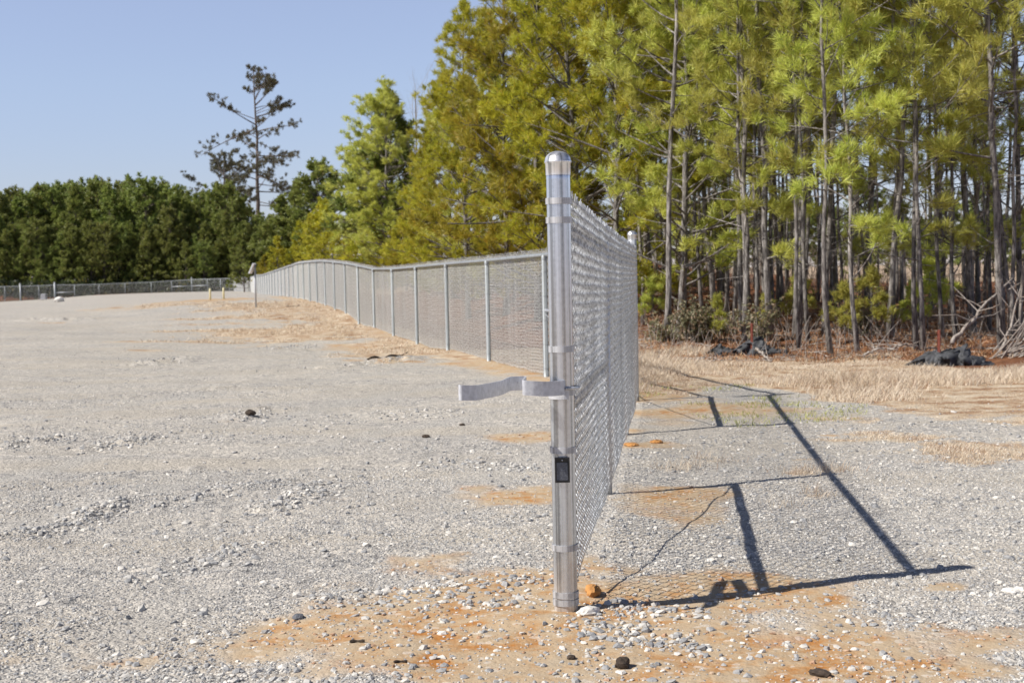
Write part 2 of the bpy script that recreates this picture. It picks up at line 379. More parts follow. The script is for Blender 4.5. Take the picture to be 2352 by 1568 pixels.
def zones(x, y):
    n = fbm(x*.8, y*.8, 4, 40); n2 = fbm(x*3.5, y*3.5, 4, 44)
    d = np.zeros_like(x); g = np.zeros_like(x)
    wx = fbm(x*2.1, y*2.1, 4, 51); wy = fbm(x*2.1+9, y*2.1, 4, 57)
    for lst, o in ((dirt_e, 0), (grass_e, 1)):
        for cx, cy, rx, ry, s in lst:
            q = ((x-cx)/rx+(wx-.5)*1.7)**2+((y-cy)/ry+(wy-.5)*1.9)**2
            v = s*(1 if o == 0 or cx > 1 else 1.35)*np.exp(-(q**1.3)*.8)
            if o == 0: d = np.maximum(d, v)
            else: g = np.maximum(g, v)
    n3 = fbm(x*1.4, y*2.2, 4, 47); d = d*(.62+.75*(n2-.25)+.75*(n3-.3)); 
    yy = np.maximum(y, .5); a = x/yy
    e = x-xf(y)
    yw = np.interp(a, WLx, WLy); yt = np.interp(a, TLx, TLy)
    rg = sst(-.4, .9, (y-yw+(n-.5)*3.5))*sst(-.1, .4, e)*(y > 3)
    # sparse second band between gravel and grass
    g = np.maximum(g, rg*.95)
    w = sst(-.6, .6, (y-yt+(n-.5)*3))*sst(.2, 1.2, e)*sst(8, 14, y)
    fen = np.exp(-((e+.15)/(.35+.01*yy))**2)*(y > 17)*(y < 80)
    d = np.maximum(d, fen*.75*(n2+.35))
    far = sst(50, 62, y)*(e > 3)
    w = w*(1-far); g = np.maximum(g, far*.9)
    back = (y > 151)*(e < 0); w = np.maximum(w, back*1.0)
    out = (y < 1)|(x > 60)|(np.abs(a) > 2); g = np.where(out, .8, g)
    return d, np.clip(g, 0, 1), w
def make_ground():
    ang = np.concatenate([np.radians(np.linspace(-180, -26, 40)[:-1]), np.radians(np.linspace(-26, 26, 620)), np.radians(np.linspace(26, 180, 40)[1:])])[:-1]
    rad = [.3]
    while rad[-1] < 4: rad.append(rad[-1]*1.25)
    while rad[-1] < 60: rad.append(rad[-1]*1.0055)
    while rad[-1] < 5000: rad.append(rad[-1]*1.035)
    rad = np.array(rad); na, nr = len(ang), len(rad)
    x = rad[:, None]*np.sin(ang); y = rad[:, None]*np.cos(ang)
    z = ter(x, y)
    d, g, w = zones(x, y)
    V = np.vstack([np.stack([x, y, z], -1).reshape(-1, 3), [[0, 0, 0]]])
    i = np.arange(nr-1)[:, None]*na; j = np.arange(na)[None]; j2 = (j+1) % na
    q = np.stack([i+j2, i+j, i+na+j, i+na+j2], -1).reshape(-1, 4)
    c = nr*na; j = np.arange(na); q2 = np.stack([np.full(na, c), j, (j+1) % na], -1)[:, ::1]
    mb = MB(); mb.v.append(V); mb.f.append(q[:, ::-1][:, ::-1]); mb.f.append(q2); mb.n = len(V)
    o = mb.build('ground', M['ground'], smooth=True); tag(o, kind='structure')
    ca = o.data.color_attributes.new('zone', 'FLOAT_COLOR', 'POINT')
    C = np.ones((len(V), 4), np.float32); C[:-1, 0] = d.ravel(); C[:-1, 1] = g.ravel(); C[:-1, 2] = w.ravel(); C[:-1, 3] = lane(x, y).ravel(); C[-1] = (0, .5, 0, 1)
    ca.data.foreach_set('color', C.ravel())
make_ground()

# ------------------------------------------------------------------ stones
ph = (1+5**.5)/2
ICO = np.array([(-1,ph,0),(1,ph,0),(-1,-ph,0),(1,-ph,0),(0,-1,ph),(0,1,ph),(0,-1,-ph),(0,1,-ph),(ph,0,-1),(ph,0,1),(-ph,0,-1),(-ph,0,1)])/math.sqrt(1+ph*ph)
ICF = np.array([(0,11,5),(0,5,1),(0,1,7),(0,7,10),(0,10,11),(1,5,9),(5,11,4),(11,10,2),(10,7,6),(7,1,8),(3,9,4),(3,4,2),(3,2,6),(3,6,8),(3,8,9),(4,9,5),(2,4,11),(6,2,10),(8,6,7),(9,8,1)])
def stones(name, X, Y, R, mat, label, sink=.25):
    n = len(X); sc = R[:, None]*rng.uniform(.65, 1.35, (n, 3))*np.array([1, 1, .62])
    V = ICO[None]*(1+rng.uniform(-.25, .25, (n, 12, 1)))*sc[:, None]
    a = rng.uniform(0, 6.28, n); c, s = np.cos(a)[:, None], np.sin(a)[:, None]
    t = rng.uniform(-.5, .5, n)[:, None]
    x, y, z = V[..., 0], V[..., 1], V[..., 2]
    z = z+t*x*.6
    W = np.stack([x*c-y*s+X[:, None], x*s+y*c+Y[:, None], z+(ter(X, Y)+R*(.5-sink)*.6)[:, None]], -1)
    fa = (ICF[None]+12*np.arange(n)[:, None, None]).reshape(-1, 3)
    mb = MB(); mb.add(W.reshape(-1, 3), fa); o = mb.build(name, mat); tag(o, label, None, kind='stuff'); return o
def inview(n, dmin, dmax, pw=1.0, half=.40):
    u = rng.uniform(0, 1, n)
    d = (dmin**(2-pw)+u*(dmax**(2-pw)-dmin**(2-pw)))**(1/(2-pw)) if pw != 2 else dmin*(dmax/dmin)**u
    return rng.uniform(-half, half, n)*d, d
def gravel():
    XS, YS, RS = [], [], []
    def put(n, d0, d1, pw, r0_, r1_, thin=.0, cl=None):
        X, Y = inview(n, d0, d1, pw)
        d, g, w = zones(X, Y)
        cn = fbm(X*.55+Y*.1, Y*1.1, 3, 60)       # windrows of loose stone
        keep = rng.uniform(0, 1, n) < np.clip(1-.9*sst(.25, .5, d), 0, 1)*np.clip(1-.93*g, 0, 1)*(1-w)*(1-.8*lane(X, Y))
        if cl: keep &= rng.uniform(0, 1, n) < sst(cl[0], cl[1], cn)
        X, Y = X[keep], Y[keep]; R = r0_*(r1_/r0_)**(rng.uniform(0, 1, len(X))**1.8)
        XS.append(X); YS.append(Y); RS.append(R)
    put(90000, 4.3, 10, 1.4, .0028, .0075)
    put(34000, 4.3, 18, 1.6, .005, .012, cl=(.38, .62))
    put(8000, 4.3, 30, 1.4, .008, .016, cl=(.45, .68))
    put(900, 4.3, 14, 1.3, .014, .024)
    # ruts and loose ridges seen in the lot
    for (x0, y0, x1, y1, n) in [(40,1235,310,1140,420),(60,1020,140,1005,160),(230,1030,330,1000,200),(400,1160,640,1105,160),(610,1180,760,1110,260),(1000,1060,1250,1075,200),(560,960,600,945,120),(340,1330,620,1240,200),(900,950,1000,945,60),(770,840,940,818,160),(640,800,700,795,100),(330,835,420,820,120),(780,1370,1260,1330,220),(1340,1430,1600,1490,200),(1380,1395,1560,1405,130),(1000,1400,1250,1370,80),(850,1390,1000,1350,60)]:
        A, B = ground(x0, y0), ground(x1, y1); t = rng.uniform(0, 1, n)
        sp = .018*A[1]**.8
        X = A[0]+(B[0]-A[0])*t+rng.normal(0, sp, n); Y = A[1]+(B[1]-A[1])*t+rng.normal(0, sp*1.3, n)
        XS.append(X); YS.append(Y); RS.append((.005+.013*rng.uniform(0, 1, n)**2)*(1+.02*A[1]))
    # stones half buried in the clay by the post
    X, Y = inview(3200, 4.4, 6.6, 1, .3); d, g, w = zones(X, Y); k = (d > .25)&(rng.uniform(0, 1, 3200) < sst(.3, .6, fbm(X*2, Y*2, 3, 66)))
    XS.append(X[k]); YS.append(Y[k]); RS.append(.0035+.013*rng.uniform(0, 1, k.sum())**3)
    stones('gravel', np.concatenate(XS), np.concatenate(YS), np.concatenate(RS), M['stone'], 'loose grey and white gravel spread over the lot')
gravel()

X, Y = inview(9000, 4.4, 12, 1.5, .36); d_, g_, w_ = zones(X, Y); k = (d_ > .45)&(rng.uniform(0, 1, 9000) < .25+.75*sst(.45, .65, fbm(X*2.5, Y*2.5, 3, 68)))
stones('clay_crumbs', X[k], Y[k], .003+.010*rng.uniform(0, 1, k.sum())**2.5, M['clay'], 'crumbs of orange clay scattered over the clay patches')
def lump(name, px, py, r, mat, label, cat, flat=.7, seed=1, group=None, el=(1, 1)):
    P = ground(px, py); rr = np.random.default_rng(seed)
    import bmesh
    bm = bmesh.new(); bmesh.ops.create_icosphere(bm, subdivisions=3, radius=1)
    me = bpy.data.meshes.new(name)
    for v in bm.verts:
        c = np.array(v.co)
        q = 1+.55*(float(fbm(c[0]*1.6+seed*3.1+c[2], c[1]*1.6+c[2]*1.3, 3, seed))-.5)+.25*(float(vnoise(c[0]*4+c[2]*3, c[1]*4-c[2]*2, seed+9))-.5)
        v.co = Vector((c[0]*r*q*el[0], c[1]*r*q*el[1], c[2]*r*q*flat))
    bm.to_mesh(me); bm.free(); me.materials.append(mat)
    o = bpy.data.objects.new(name, me); COL.objects.link(o); o.location = (P[0], P[1], P[2]+r*flat*.55); o.rotation_euler = (0, 0, rr.uniform(0, 6))
    return tag(o, label, cat, group)
lump('dark_clod', 1430, 1532, .026, M['clod'], 'small dark brown clod on the clay in front of the fence post', 'earth clod', .9, 3)
lump('dark_clod', 1885, 1551, .030, M['clod'], 'dark brown clod among gravel at the bottom edge, right of the post', 'earth clod', .5, 4, el=(1.3, .8))
lump('dark_clod', 1312, 1512, .016, M['clod'], 'tiny dark clod lying on tan clay just below the post foot', 'earth clod', .6, 5)
lump('dark_clod', 575, 952, .05, M['clod'], 'clod heap on the open gravel lot, black shadow put into its colour', 'clod heap', .6, 6)  # black shadows of a rough clump, painted as this lump's dark colour
lump('dark_clod', 978, 1004, .032, M['clod'], 'dark flat stone left of the strap bracket on grey gravel', 'stone', .5, 7)
lump('dark_stone', 1062, 977, .026, M['clod'], 'small dark stone directly below the hanging strap bracket', 'stone', .5, 8)
lump('dark_stone', 686, 1420, .024, M['darkstone'], 'dark grey stone at the left tip of the orange clay patch', 'stone', .55, 9)
lump('white_stone', 2320, 1360, .026, M['whitestone'], 'large white stone at the right edge on gravel', 'stone', .5, 10, el=(1.3, .8))
lump('white_stone', 1352, 1410, .035, M['whitestone'], 'pale rock pressed against the right foot of the post', 'stone', .55, 11, el=(1.5, .9))
lump('clay_clod', 1362, 1366, .04, M['orange'], 'bright orange clay clod in the hole beside the post foot', 'clay clod', .7, 12, el=(1.4, .8))
lump('clay_clod', 1508, 1017, .05, M['orange'], 'orange clay clod on gravel right of the mesh', 'clay clod', .35, 13)
lump('clay_clod', 1450, 1023, .06, M['orange'], 'flat orange clay clod touching the fence line', 'clay clod', .25, 14, el=(1.5, .8))
for (x0, y0, x1, y1, r, lb) in [(804,1476,838,1474,.005,'short dark bark stick lying on the tan clay'),(905,1522,935,1520,.004,'short brown twig near the bottom edge of the gravel')]:
    A, B = ground(x0, y0), ground(x1, y1); t = np.linspace(0, 1, 7)[:, None]; P = A+(B-A)*t; P[:, 2] += r*1.2; P[:, 1] += np.sin(t[:, 0]*5)*.004
    mb = MB(); mb.tube(P, r*(1+.4*np.sin(np.linspace(0, 9, 7))), 6); tag(mb.build('stick', M['clod']), lb, 'stick')
A, B = ground(845, 828), ground(936, 815); t = np.linspace(0, 1, 16)[:, None]; P = A+(B-A)*t; P[:, 2] += .02; P[:, 1] += np.sin(t[:, 0]*9)*.15; P[:, 2] += np.sin(t[:, 0]*14)*.02
mb = MB(); mb.tube(P, .014+.008*np.sin(np.linspace(0, 12, 16)), 6); tag(mb.build('dead_branch', M['clod']), 'long dark dead branch lying on gravel by the long fence', 'branch')

# ------------------------------------------------------------------ fences
def chain(mb, A, B, zb, zt, W=.072, Hh=.042, r=.0019, sides=4, sub=4, depth=.006, off=0., wav=0., barbs=True):
    """flattened-spiral wires: A,B plan ends; zb,zt functions of plan distance"""
    A = np.array(A, float); B = np.array(B, float); L = np.linalg.norm(B-A); T = (B-A)/L; Nn = np.array([T[1], -T[0]])
    nw = int(L/(W/2)); 
    s0 = np.arange(nw)*(L/nw); wst = L/nw
    H0 = zt(s0)-zb(s0); nr = int(round(float(np.mean(H0))/Hh))
    m = nr*sub+1; k = np.arange(m)/sub
    ph_ = (np.arange(nw) % 2)
    kk = k[None]+0*s0[:, None]
    tri = np.abs(((kk+ph_[:, None]) % 2)-1)                 # 0..1
    tri = .5-.56*(np.cos(math.pi*tri))*.96
    S_ = s0[:, None]+wst*tri
    kk = kk; zj = rng.normal(0, .0014, (nw, 1))
    dd = depth*np.sin(math.pi*(kk+ph_[:, None]))            # front on one leg, back on the next
    Z = zb(S_)+(zt(S_)-zb(S_))*(kk/nr)+zj
    if wav: 
        dd = dd+wav*(fbm(S_*1.2, Z*1.5, 2, 77)-.5)
        Z = Z+wav*.9*(fbm(S_*2.2, Z*.8, 2, 78)-.5)
    P = np.stack([A[0]+T[0]*S_+Nn[0]*(dd+off), A[1]+T[1]*S_+Nn[1]*(dd+off), Z], -1)
    if barbs:
        e1 = P[:, -1:]+np.array([0, 0, .022])+rng.normal(0, .004, (nw, 1, 3)); e0 = P[:, :1]-np.array([0, 0, .012])
        P = np.concatenate([e0, P, e1], 1)
    m = P.shape[1]
    Tn = np.gradient(P, axis=1); Tn /= np.linalg.norm(Tn, axis=2)[..., None]
    ref = np.array([Nn[0], Nn[1], 0.]); U = np.cross(Tn, ref); U /= np.linalg.norm(U, axis=2)[..., None]; V = np.cross(Tn, U)
    a = np.arange(sides)*2*math.pi/sides+.5
    R = P[:, :, None]+r*(np.cos(a)[None, None, :, None]*U[:, :, None]+np.sin(a)[None, None, :, None]*V[:, :, None])
    idx = (np.arange(nw)*m*sides)[:, None, None]+(np.arange(m-1)*sides)[None, :, None]; j = np.arange(sides)[None, None]; j2 = (j+1) % sides
    mb.add(R.reshape(-1, 3), np.stack([idx+j, idx+j2, idx+sides+j2, idx+sides+j], -1).reshape(-1, 4))
def capprof(r): 
    return [(r*1.03, 0), (r*1.05, .045*r/.047), (r*1.13, .05*r/.047), (r*1.13, .056*r/.047)]+[(r*1.09*math.cos(t), .058*r/.047+r*.8*math.sin(t)) for t in np.linspace(0, math.pi/2-.02, 9)]+[(.0001, .058*r/.047+r*.8)]
def bandring(mb, c, z, r, h, lug=None):
    mb.lathe((c[0], c[1], z), [(r, -h/2), (r+.004, -h/2), (r+.0045, h/2), (r, h/2), (r, -h/2)], 40)
    if lug is not None: 
        for dz in (0,): mb.box((c[0]+lug[0]*(r+.014), c[1]+lug[1]*(r+.014), z), (.006+abs(lug[0])*.03, .006+abs(lug[1])*.03, h))

PB = [np.array(p) for p in ((.193, 5.58), (.56, 8.57), (.925, 11.77), (1.245, 14.52))]
tdir = (PB[3]-PB[0])/np.linalg.norm(PB[3]-PB[0]); nleft = np.array([-tdir[1], tdir[0]])
RG = .047
nf = empty('chain_link_fence', (PB[0][0], PB[0][1], 0), label='three-bay galvanized chain-link fence run ending at the big capped post in the foreground', cat='fence')
def loc_child(mb, name, mat, parent, smooth=False):
    o = mb.build(name, mat, None, smooth); 
    pw = Vector((0, 0, 0)); q = parent
    while q is not None: pw = pw+q.location; q = q.parent
    o.location = -pw; o.parent = parent
    # keep the mesh origin at the parent's origin
    me = o.data; me.transform(Matrix.Translation(-pw)); o.location = (0, 0, 0)
    return o
mb = MB(); z0 = float(ter(*PB[0])); zz = np.linspace(z0-.1, 1.77, 30)
mb.tube(np.stack([np.full(30, PB[0][0]), np.full(30, PB[0][1]), zz], 1), RG, 48)
gp = loc_child(mb, 'gate_post', M['post'], nf, True)
mb = MB(); mb.lathe((*PB[0], 1.722), capprof(RG), 48); loc_child(mb, 'post_cap', M['cap'], gp, True)
for z in (1.622, 1.548, 1.045, .875, .648, .262, .075, .045):
    mb = MB(); bandring(mb, PB[0], z, RG+.0006, .024); loc_child(mb, 'tension_band', M['band'], gp)
# carriage bolt lugs of the rail end and a clevis ring
mb = MB(); a = np.linspace(-.6, 2.2, 14); mb.tube(np.stack([PB[0][0]+.008+(RG+.012)*np.cos(a-.9), PB[0][1]+(RG+.012)*np.sin(a-.9), np.full(14, .893)], 1), .006, 8)
loc_child(mb, 'bolt_loop', M['galv'], gp, True)
# strap bracket (fork catch): plan path with depth, a bent flat strap
def strap():
    top = [(1054,883.5,5.50),(1057,884,5.475),(1075,884.5,5.47),(1093,884.3,5.48),(1100,883.5,5.50),(1125,879,5.62),(1152,873.5,5.755),(1161,869.5,5.81),(1170,865.2,5.87),(1172,864.9,5.872),(1190,864,5.872),(1206,863.4,5.872),(1208,864,5.86),(1204,868.5,5.70),(1200.5,872.3,5.545),(1203,873.3,5.535),(1225,875,5.515),(1249,876,5.505),(1274,875.5,5.505),(1288,874,5.505),(1295,873,5.515),(1298,873.5,5.54),(1299,873,5.57)]
    P = np.array([at(x, y, d-.22*max(0, 1290-x)/240) for x, y, d in top])
    # resample
    s = np.concatenate([[0], np.cumsum(np.linalg.norm(np.diff(P, axis=0), axis=1))]); ss = np.linspace(0, s[-1], 260)
    Q = np.stack([np.interp(ss, s, P[:, i]) for i in range(3)], 1)
    for _ in range(2): Q[1:-1] = (Q[:-2]+2*Q[1:-1]+Q[2:])/4
    T = np.gradient(Q, axis=0); T[:, 2] = 0; T /= np.linalg.norm(T, axis=1)[:, None]; Nn = np.stack([T[:, 1], -T[:, 0], 0*T[:, 0]], 1)*.0022
    h = np.array([0, 0, .057])
    R = np.stack([Q+Nn, Q-Nn, Q-Nn-h, Q+Nn-h], 1)
    n = len(Q); i = np.arange(n-1)[:, None]*4; j = np.arange(4)[None]; j2 = (j+1) % 4
    f = np.stack([i+j, i+j2, i+4+j2, i+4+j], -1).reshape(-1, 4); f = np.vstack([f, [[0,3,2,1]], [[4*n-4,4*n-3,4*n-2,4*n-1]]])
    mb = MB(); mb.add(R.reshape(-1, 3), f)
    # bolts
    for x, y, d in ((1190, 878, 5.872-.093),):
        c = at(x, y, d); mb.lathe  # bolt head discs
        a = np.linspace(0, 6.283, 13)[:-1]; v = np.vstack([np.stack([c[0]+.005*np.cos(a), np.full(12, c[1]), c[2]+.005*np.sin(a)], 1), np.stack([c[0]+.005*np.cos(a), np.full(12, c[1]-.004), c[2]+.005*np.sin(a)], 1), [[c[0], c[1]-.0045, c[2]]]])
        i = np.arange(12); mb.add(v, np.stack([i, (i+1) % 12, 12+(i+1) % 12, 12+i], 1)); 
        mb.f.append(np.stack([12+i, 12+(i+1) % 12, np.full(12, 24)], 1)+mb.n-25)
    return mb
sb = loc_child(strap(), 'latch_bracket', M['strap'], gp)
sb['label'] = 'bent flat steel strap bracket sticking out to the left of the post'
# clamp half on the back of the post
mb = MB(); a = np.linspace(.3, 5.2, 26); Rr = RG+.004
mb2 = [(PB[0][0]+Rr*math.cos(t), PB[0][1]+Rr*math.sin(t)) for t in a]
Q = np.array([(x, y, .90) for x, y in mb2]); Nn = np.array([(math.cos(t)*.0025, math.sin(t)*.0025, 0) for t in a]); h = np.array([0, 0, .05])
R_ = np.stack([Q+Nn, Q-Nn, Q-Nn-h, Q+Nn-h], 1); n = len(Q); i = np.arange(n-1)[:, None]*4; j = np.arange(4)[None]; j2 = (j+1) % 4
mb.add(R_.reshape(-1, 3), np.stack([i+j, i+j2, i+4+j2, i+4+j], -1).reshape(-1, 4)); loc_child(mb, 'bracket_clamp', M['strap'], gp)
# reflector
c = at(1291.5, 1078.5, 5.522); wv, hv = .058, .098
mb = MB()
mb.box(c+np.array([0, .004, 0]), (wv, .006, hv)); mb.box(c+np.array([0, .012, 0]), (wv*.5, .012, hv*.8))
for sx in (-1, 1): mb.box(c+np.array([sx*(wv/2-.003), -.004, 0]), (.006, .012, hv))
mb.box(c+np.array([0, -.004, -hv/2+.003]), (wv-.012, .012, .006)); mb.box(c+np.array([0, -.004, hv/2-.003]), (wv-.012, .012, .006))
mb.box(c+np.array([0, -.001, hv/2-.011]), (wv-.012, .005, .010))
rf = loc_child(mb, 'reflector_frame', M['black'], gp); rf['label'] = 'black rectangular reflector housing'
mb = MB(); mb.box(c+np.array([0, -.002, -.006]), (wv-.0135, .005, hv-.028)); rl = loc_child(mb, 'reflector_lens', M['lens'], gp); rl['label'] = 'clear prismatic reflector lens'
mb = MB(); mb.lathe((c[0], c[1]-.006, c[2]+hv/2-.011), [(.0001, .003), (.002, .0026), (.003, 0), (.0001, -.003)], 10); loc_child(mb, 'screw', M['cap'], gp)

zc = float(ter(*PB[3]))
ztop = lambda s: 1.645-.09*(s/9.0)**1.0*.9-.02*np.sin(s/9*math.pi)   # fabric top edge follows the rail
zbot = lambda s: .125-.05*np.sin(np.clip(s/9, 0, 1)*math.pi)-.05*(s/9)
Ltot = np.linalg.norm(PB[3]-PB[0])
def railz(s): return ztop(s)-.10
def nfpt(s, z, o=0): return np.array([PB[0][0]+tdir[0]*s+nleft[0]*o, PB[0][1]+tdir[1]*s+nleft[1]*o, z])
for i in (1, 2):
    s = np.linalg.norm(PB[i]-PB[0]); mb = MB(); p = PB[i]; z0 = float(ter(*p)); zt_ = railz(s)-.01
    mb.tube([(p[0], p[1], z0-.1), (p[0], p[1], z0+.5), (p[0], p[1], zt_)], .030, 20); mb.lathe((p[0], p[1], zt_), [(.033, -.03), (.034, .01), (.028, .03), (.001, .04)], 20)
    loc_child(mb, 'line_post', M['galv'], nf, True)
mb = MB(); p = PB[3]; mb.tube([(p[0], p[1], zc-.1), (p[0], p[1], .8), (p[0], p[1], 1.70)], .045, 28); cpst = loc_child(mb, 'corner_post', M['galv'], nf, True)
mb = MB(); mb.lathe((*p, 1.655), capprof(.045), 28); loc_child(mb, 'post_cap', M['cap'], cpst, True)
mb = MB(); ss = np.linspace(RG, Ltot-.045, 40); mb.tube([nfpt(s, railz(s)) for s in ss], .021, 14); loc_child(mb, 'top_rail', M['galv'], nf, True)
L1 = np.linalg.norm(PB[1]-PB[0]); L2 = np.linalg.norm(PB[2]-PB[0])
for a_, b_ in ((RG, L1), (L2, Ltot-.045)):
    mb = MB(); mb.tube([nfpt(a_, .84), nfpt((a_+b_)/2, .835), nfpt(b_, .83)], .021, 14); loc_child(mb, 'brace_rail', M['galv'], nf, True)
mb = MB(); mb.tube([nfpt(.06, .10, -.01), nfpt(L1/2, .45, -.01), nfpt(L1-.03, .80, -.01)], .0045, 8); loc_child(mb, 'truss_rod', M['galv'], nf, True)
mb = MB(); mb.tube([nfpt(Ltot-.06, .10, -.01), nfpt((Ltot+L2)/2, .45, -.01), nfpt(L2+.03, .80, -.01)], .0045, 8); loc_child(mb, 'truss_rod', M['galv'], nf, True)
mb = MB(); off = .036
A = PB[0]+tdir*(.03)+0*tdir; B = PB[3]-tdir*.045
chain(mb, A, B, zbot, ztop, off=off, wav=.016, sides=5, sub=5, r=.0023, depth=.008)
loc_child(mb, 'chain_link_mesh', M['wire'], nf, True)
mb = MB(); mb.box((*(PB[0]+tdir*.045-nleft*.036), .88), (.006, .014, 1.5)); loc_child(mb, 'tension_bar', M['galv'], nf)
for s in np.arange(.35, Ltot, .6):
    mb = MB(); z = railz(s); a = np.linspace(0, 6.283, 12); c0 = nfpt(s, z)
    mb.tube([c0+np.array([nleft[0], nleft[1], 0])*(.034*math.cos(t)-.010)+np.array([0, 0, .029*math.sin(t)]) for t in a], .0028, 5)
    loc_child(mb, 'tie_wire', M['wire'], nf, True)

# long fence ------------------------------------------------------------
LP = [(float(xf(14.52)), 14.52)]
d = line_hit(1255, 865); steps = [d]
while steps[-1] < 121: steps.append(steps[-1]+3.72)
for d in steps: LP.append((float(xf(d)), d))
HF = 1.60
lf = empty('chain_link_fence', (LP[1][0], LP[1][1], 0), label='long grey chain-link fence running from behind the post back to the far trees', cat='fence')
ty = np.array([p[1] for p in LP]); 
tops = {1255: 585, 1135: 597, 1038: 605, 967: 612, 914: 617, 870: 620, 833: 612, 803: 606, 779: 603, 753: 600.5, 733: 600, 688: 604, 650: 617, 622: 626, 602: 632.5}
tpy = []; tpz = []
for (bx, by) in base_px:
    dd_ = line_hit(bx, by); tpy.append(dd_); tpz.append(float(at(bx, tops[bx], dd_)[2]))
tpy = np.array([14.52]+tpy); tpz = np.array([1.55]+tpz)
print('fence tops', [(round(a, 1), round(float(b), 2), round(float(b-zfence(a)), 2)) for a, b in zip(tpy, tpz)])
def ftop(y): return np.interp(y, tpy, tpz)
for k, (x, y) in enumerate(LP[1:]):
    z0 = float(ter(x, y)); zt_ = float(ftop(y)); mb = MB()
    rp = .032 if k else .036; pr = [(rp, -.2)]
    for q in range(5): zq = .12+q*.31; pr += [(rp, zq-.007)]*2+[(rp+.004, zq-.006)]*2+[(rp+.004, zq+.006)]*2+[(rp, zq+.007)]*2
    hz = zt_-z0; pr += [(rp, hz-.08)]*2+[ (.038, hz-.07), (.038, hz-.02), (.02, hz+.01), (.001, hz+.015)]
    mb.lathe((x, y, z0), pr, 14 if k < 12 else 6)
    po = loc_child(mb, 'line_post', M['linepost'], lf, True)
mb = MB(); P = [(x, y, float(ftop(y))) for x, y in LP]; P[0] = (P[0][0], P[0][1]+.04, P[0][2]); 
mb.tube(P, .024, 10); loc_child(mb, 'top_rail', M['linepost'], lf, True)
mb = MB(); mb.tube([(LP[0][0], LP[0][1]+.05, .83), (*LP[1], .85)], .021, 10); loc_child(mb, 'brace_rail', M['galv'], lf, True)
mb = MB(); mb.tube([(LP[0][0], LP[0][1]+.06, .12), (LP[1][0], LP[1][1]-.03, .80)], .006, 6); loc_child(mb, 'truss_rod', M['galv'], lf, True)
mb = MB()
for k in range(len(LP)-1):
    A = np.array(LP[k]); B = np.array(LP[k+1]); Lk = np.linalg.norm(B-A)
    ys = lambda s, A=A, B=B, Lk=Lk: A[1]+(B[1]-A[1])*s/Lk
    zb = lambda s, ys=ys: zfence(ys(s))+.03+(ter(xf(ys(s)), ys(s))-ter0(xf(ys(s)), ys(s)))*.6
    zt = lambda s, ys=ys: ftop(ys(s))+.06
    y = A[1]
    if y < 34: chain(mb, A, B, zb, zt, off=.035, r=.0034, sides=3, sub=3, wav=.015, depth=.008)
    elif y < 70: chain(mb, A, B, zb, zt, W=.10, Hh=.058, off=.035, r=.0050, sides=3, sub=2, depth=.01)
    else: chain(mb, A, B, zb, zt, W=.2, Hh=.116, off=.035, r=.0085, sides=3, sub=1, depth=0)
loc_child(mb, 'chain_link_mesh', M['wirefar'], lf, True)

# far fence ---------------------------------------------------------------
ff = empty('chain_link_fence', (*at(441, 671, 150)[:2], 0), label='distant low chain-link fence across the back of the lot in front of dark pines', cat='fence')
fp = [(602,676,633,LP[-1][1]),(575,676,636,136),(538,672,638,146),(527,671,639,147),(507,671,640,148),(477,671,641,149),(441,672,642,150),(395,673,645,150),(348,674,648,150),(288,676,650,150),(228,680,653,150),(172,687,654,150),(127,692,654,150),(90,692,656,150),(48,695,657,150),(12,696,658,150),(-40,698,660,150)]
FP = []
for px, yb, yt_, dd_ in fp:
    a_ = at(px, yb, dd_); b_ = at(px, yt_, dd_); FP.append((a_[0], a_[1], a_[2], b_[2]))
FP[0] = (LP[-1][0], LP[-1][1], float(ter(*LP[-1])), float(ftop(LP[-1][1])))
for k, (x, y, a_, b_) in enumerate(FP[1:]):
    big = fp[k+1][0] in (127, 48, 441)
    mb = MB(); r = .11 if fp[k+1][0] in (127, 48) else (.06 if big else .038); e = .22 if big else 0
    z0 = min(a_, float(ter(x, y)))-.2
    mb.tube([(x, y, z0), (x, y, (z0+b_)/2), (x, y, b_+e)], r, 8); mb.lathe((x, y, b_+e), [(r*1.1, -.05), (r*1.1, 0), (r*.6, r*.7), (.001, r*.9)], 8)
    loc_child(mb, 'gate_post' if big else 'line_post', M['linepost'], ff, True)
mb = MB(); mb.tube([(x, y, b_) for x, y, a_, b_ in FP], .035, 6); loc_child(mb, 'top_rail', M['linepost'], ff, True)
for i, j in ((3, 2), (5, 6), (6, 7), (11, 12)):
    mb = MB(); p, q = FP[i], FP[j]; f_ = .52; mb.tube([(p[0], p[1], p[2]+(p[3]-p[2])*f_), (q[0], q[1], q[2]+(q[3]-q[2])*f_)], .035, 6); loc_child(mb, 'brace_rail', M['galv'], ff, True)
mb = MB()
for k in range(len(FP)-1):
    p, q = FP[k], FP[k+1]; L_ = math.hypot(q[0]-p[0], q[1]-p[1])
    zb = lambda s, p=p, q=q, L_=L_: p[2]+(q[2]-p[2])*s/L_; zt = lambda s, p=p, q=q, L_=L_: p[3]+(q[3]-p[3])*s/L_
    chain(mb, p[:2], q[:2], zb, zt, W=.24, Hh=.14, r=.0075 if k > 1 else .02, sides=3, sub=1, depth=0, barbs=False)
loc_child(mb, 'chain_link_mesh', M['wirefar'], ff, True)

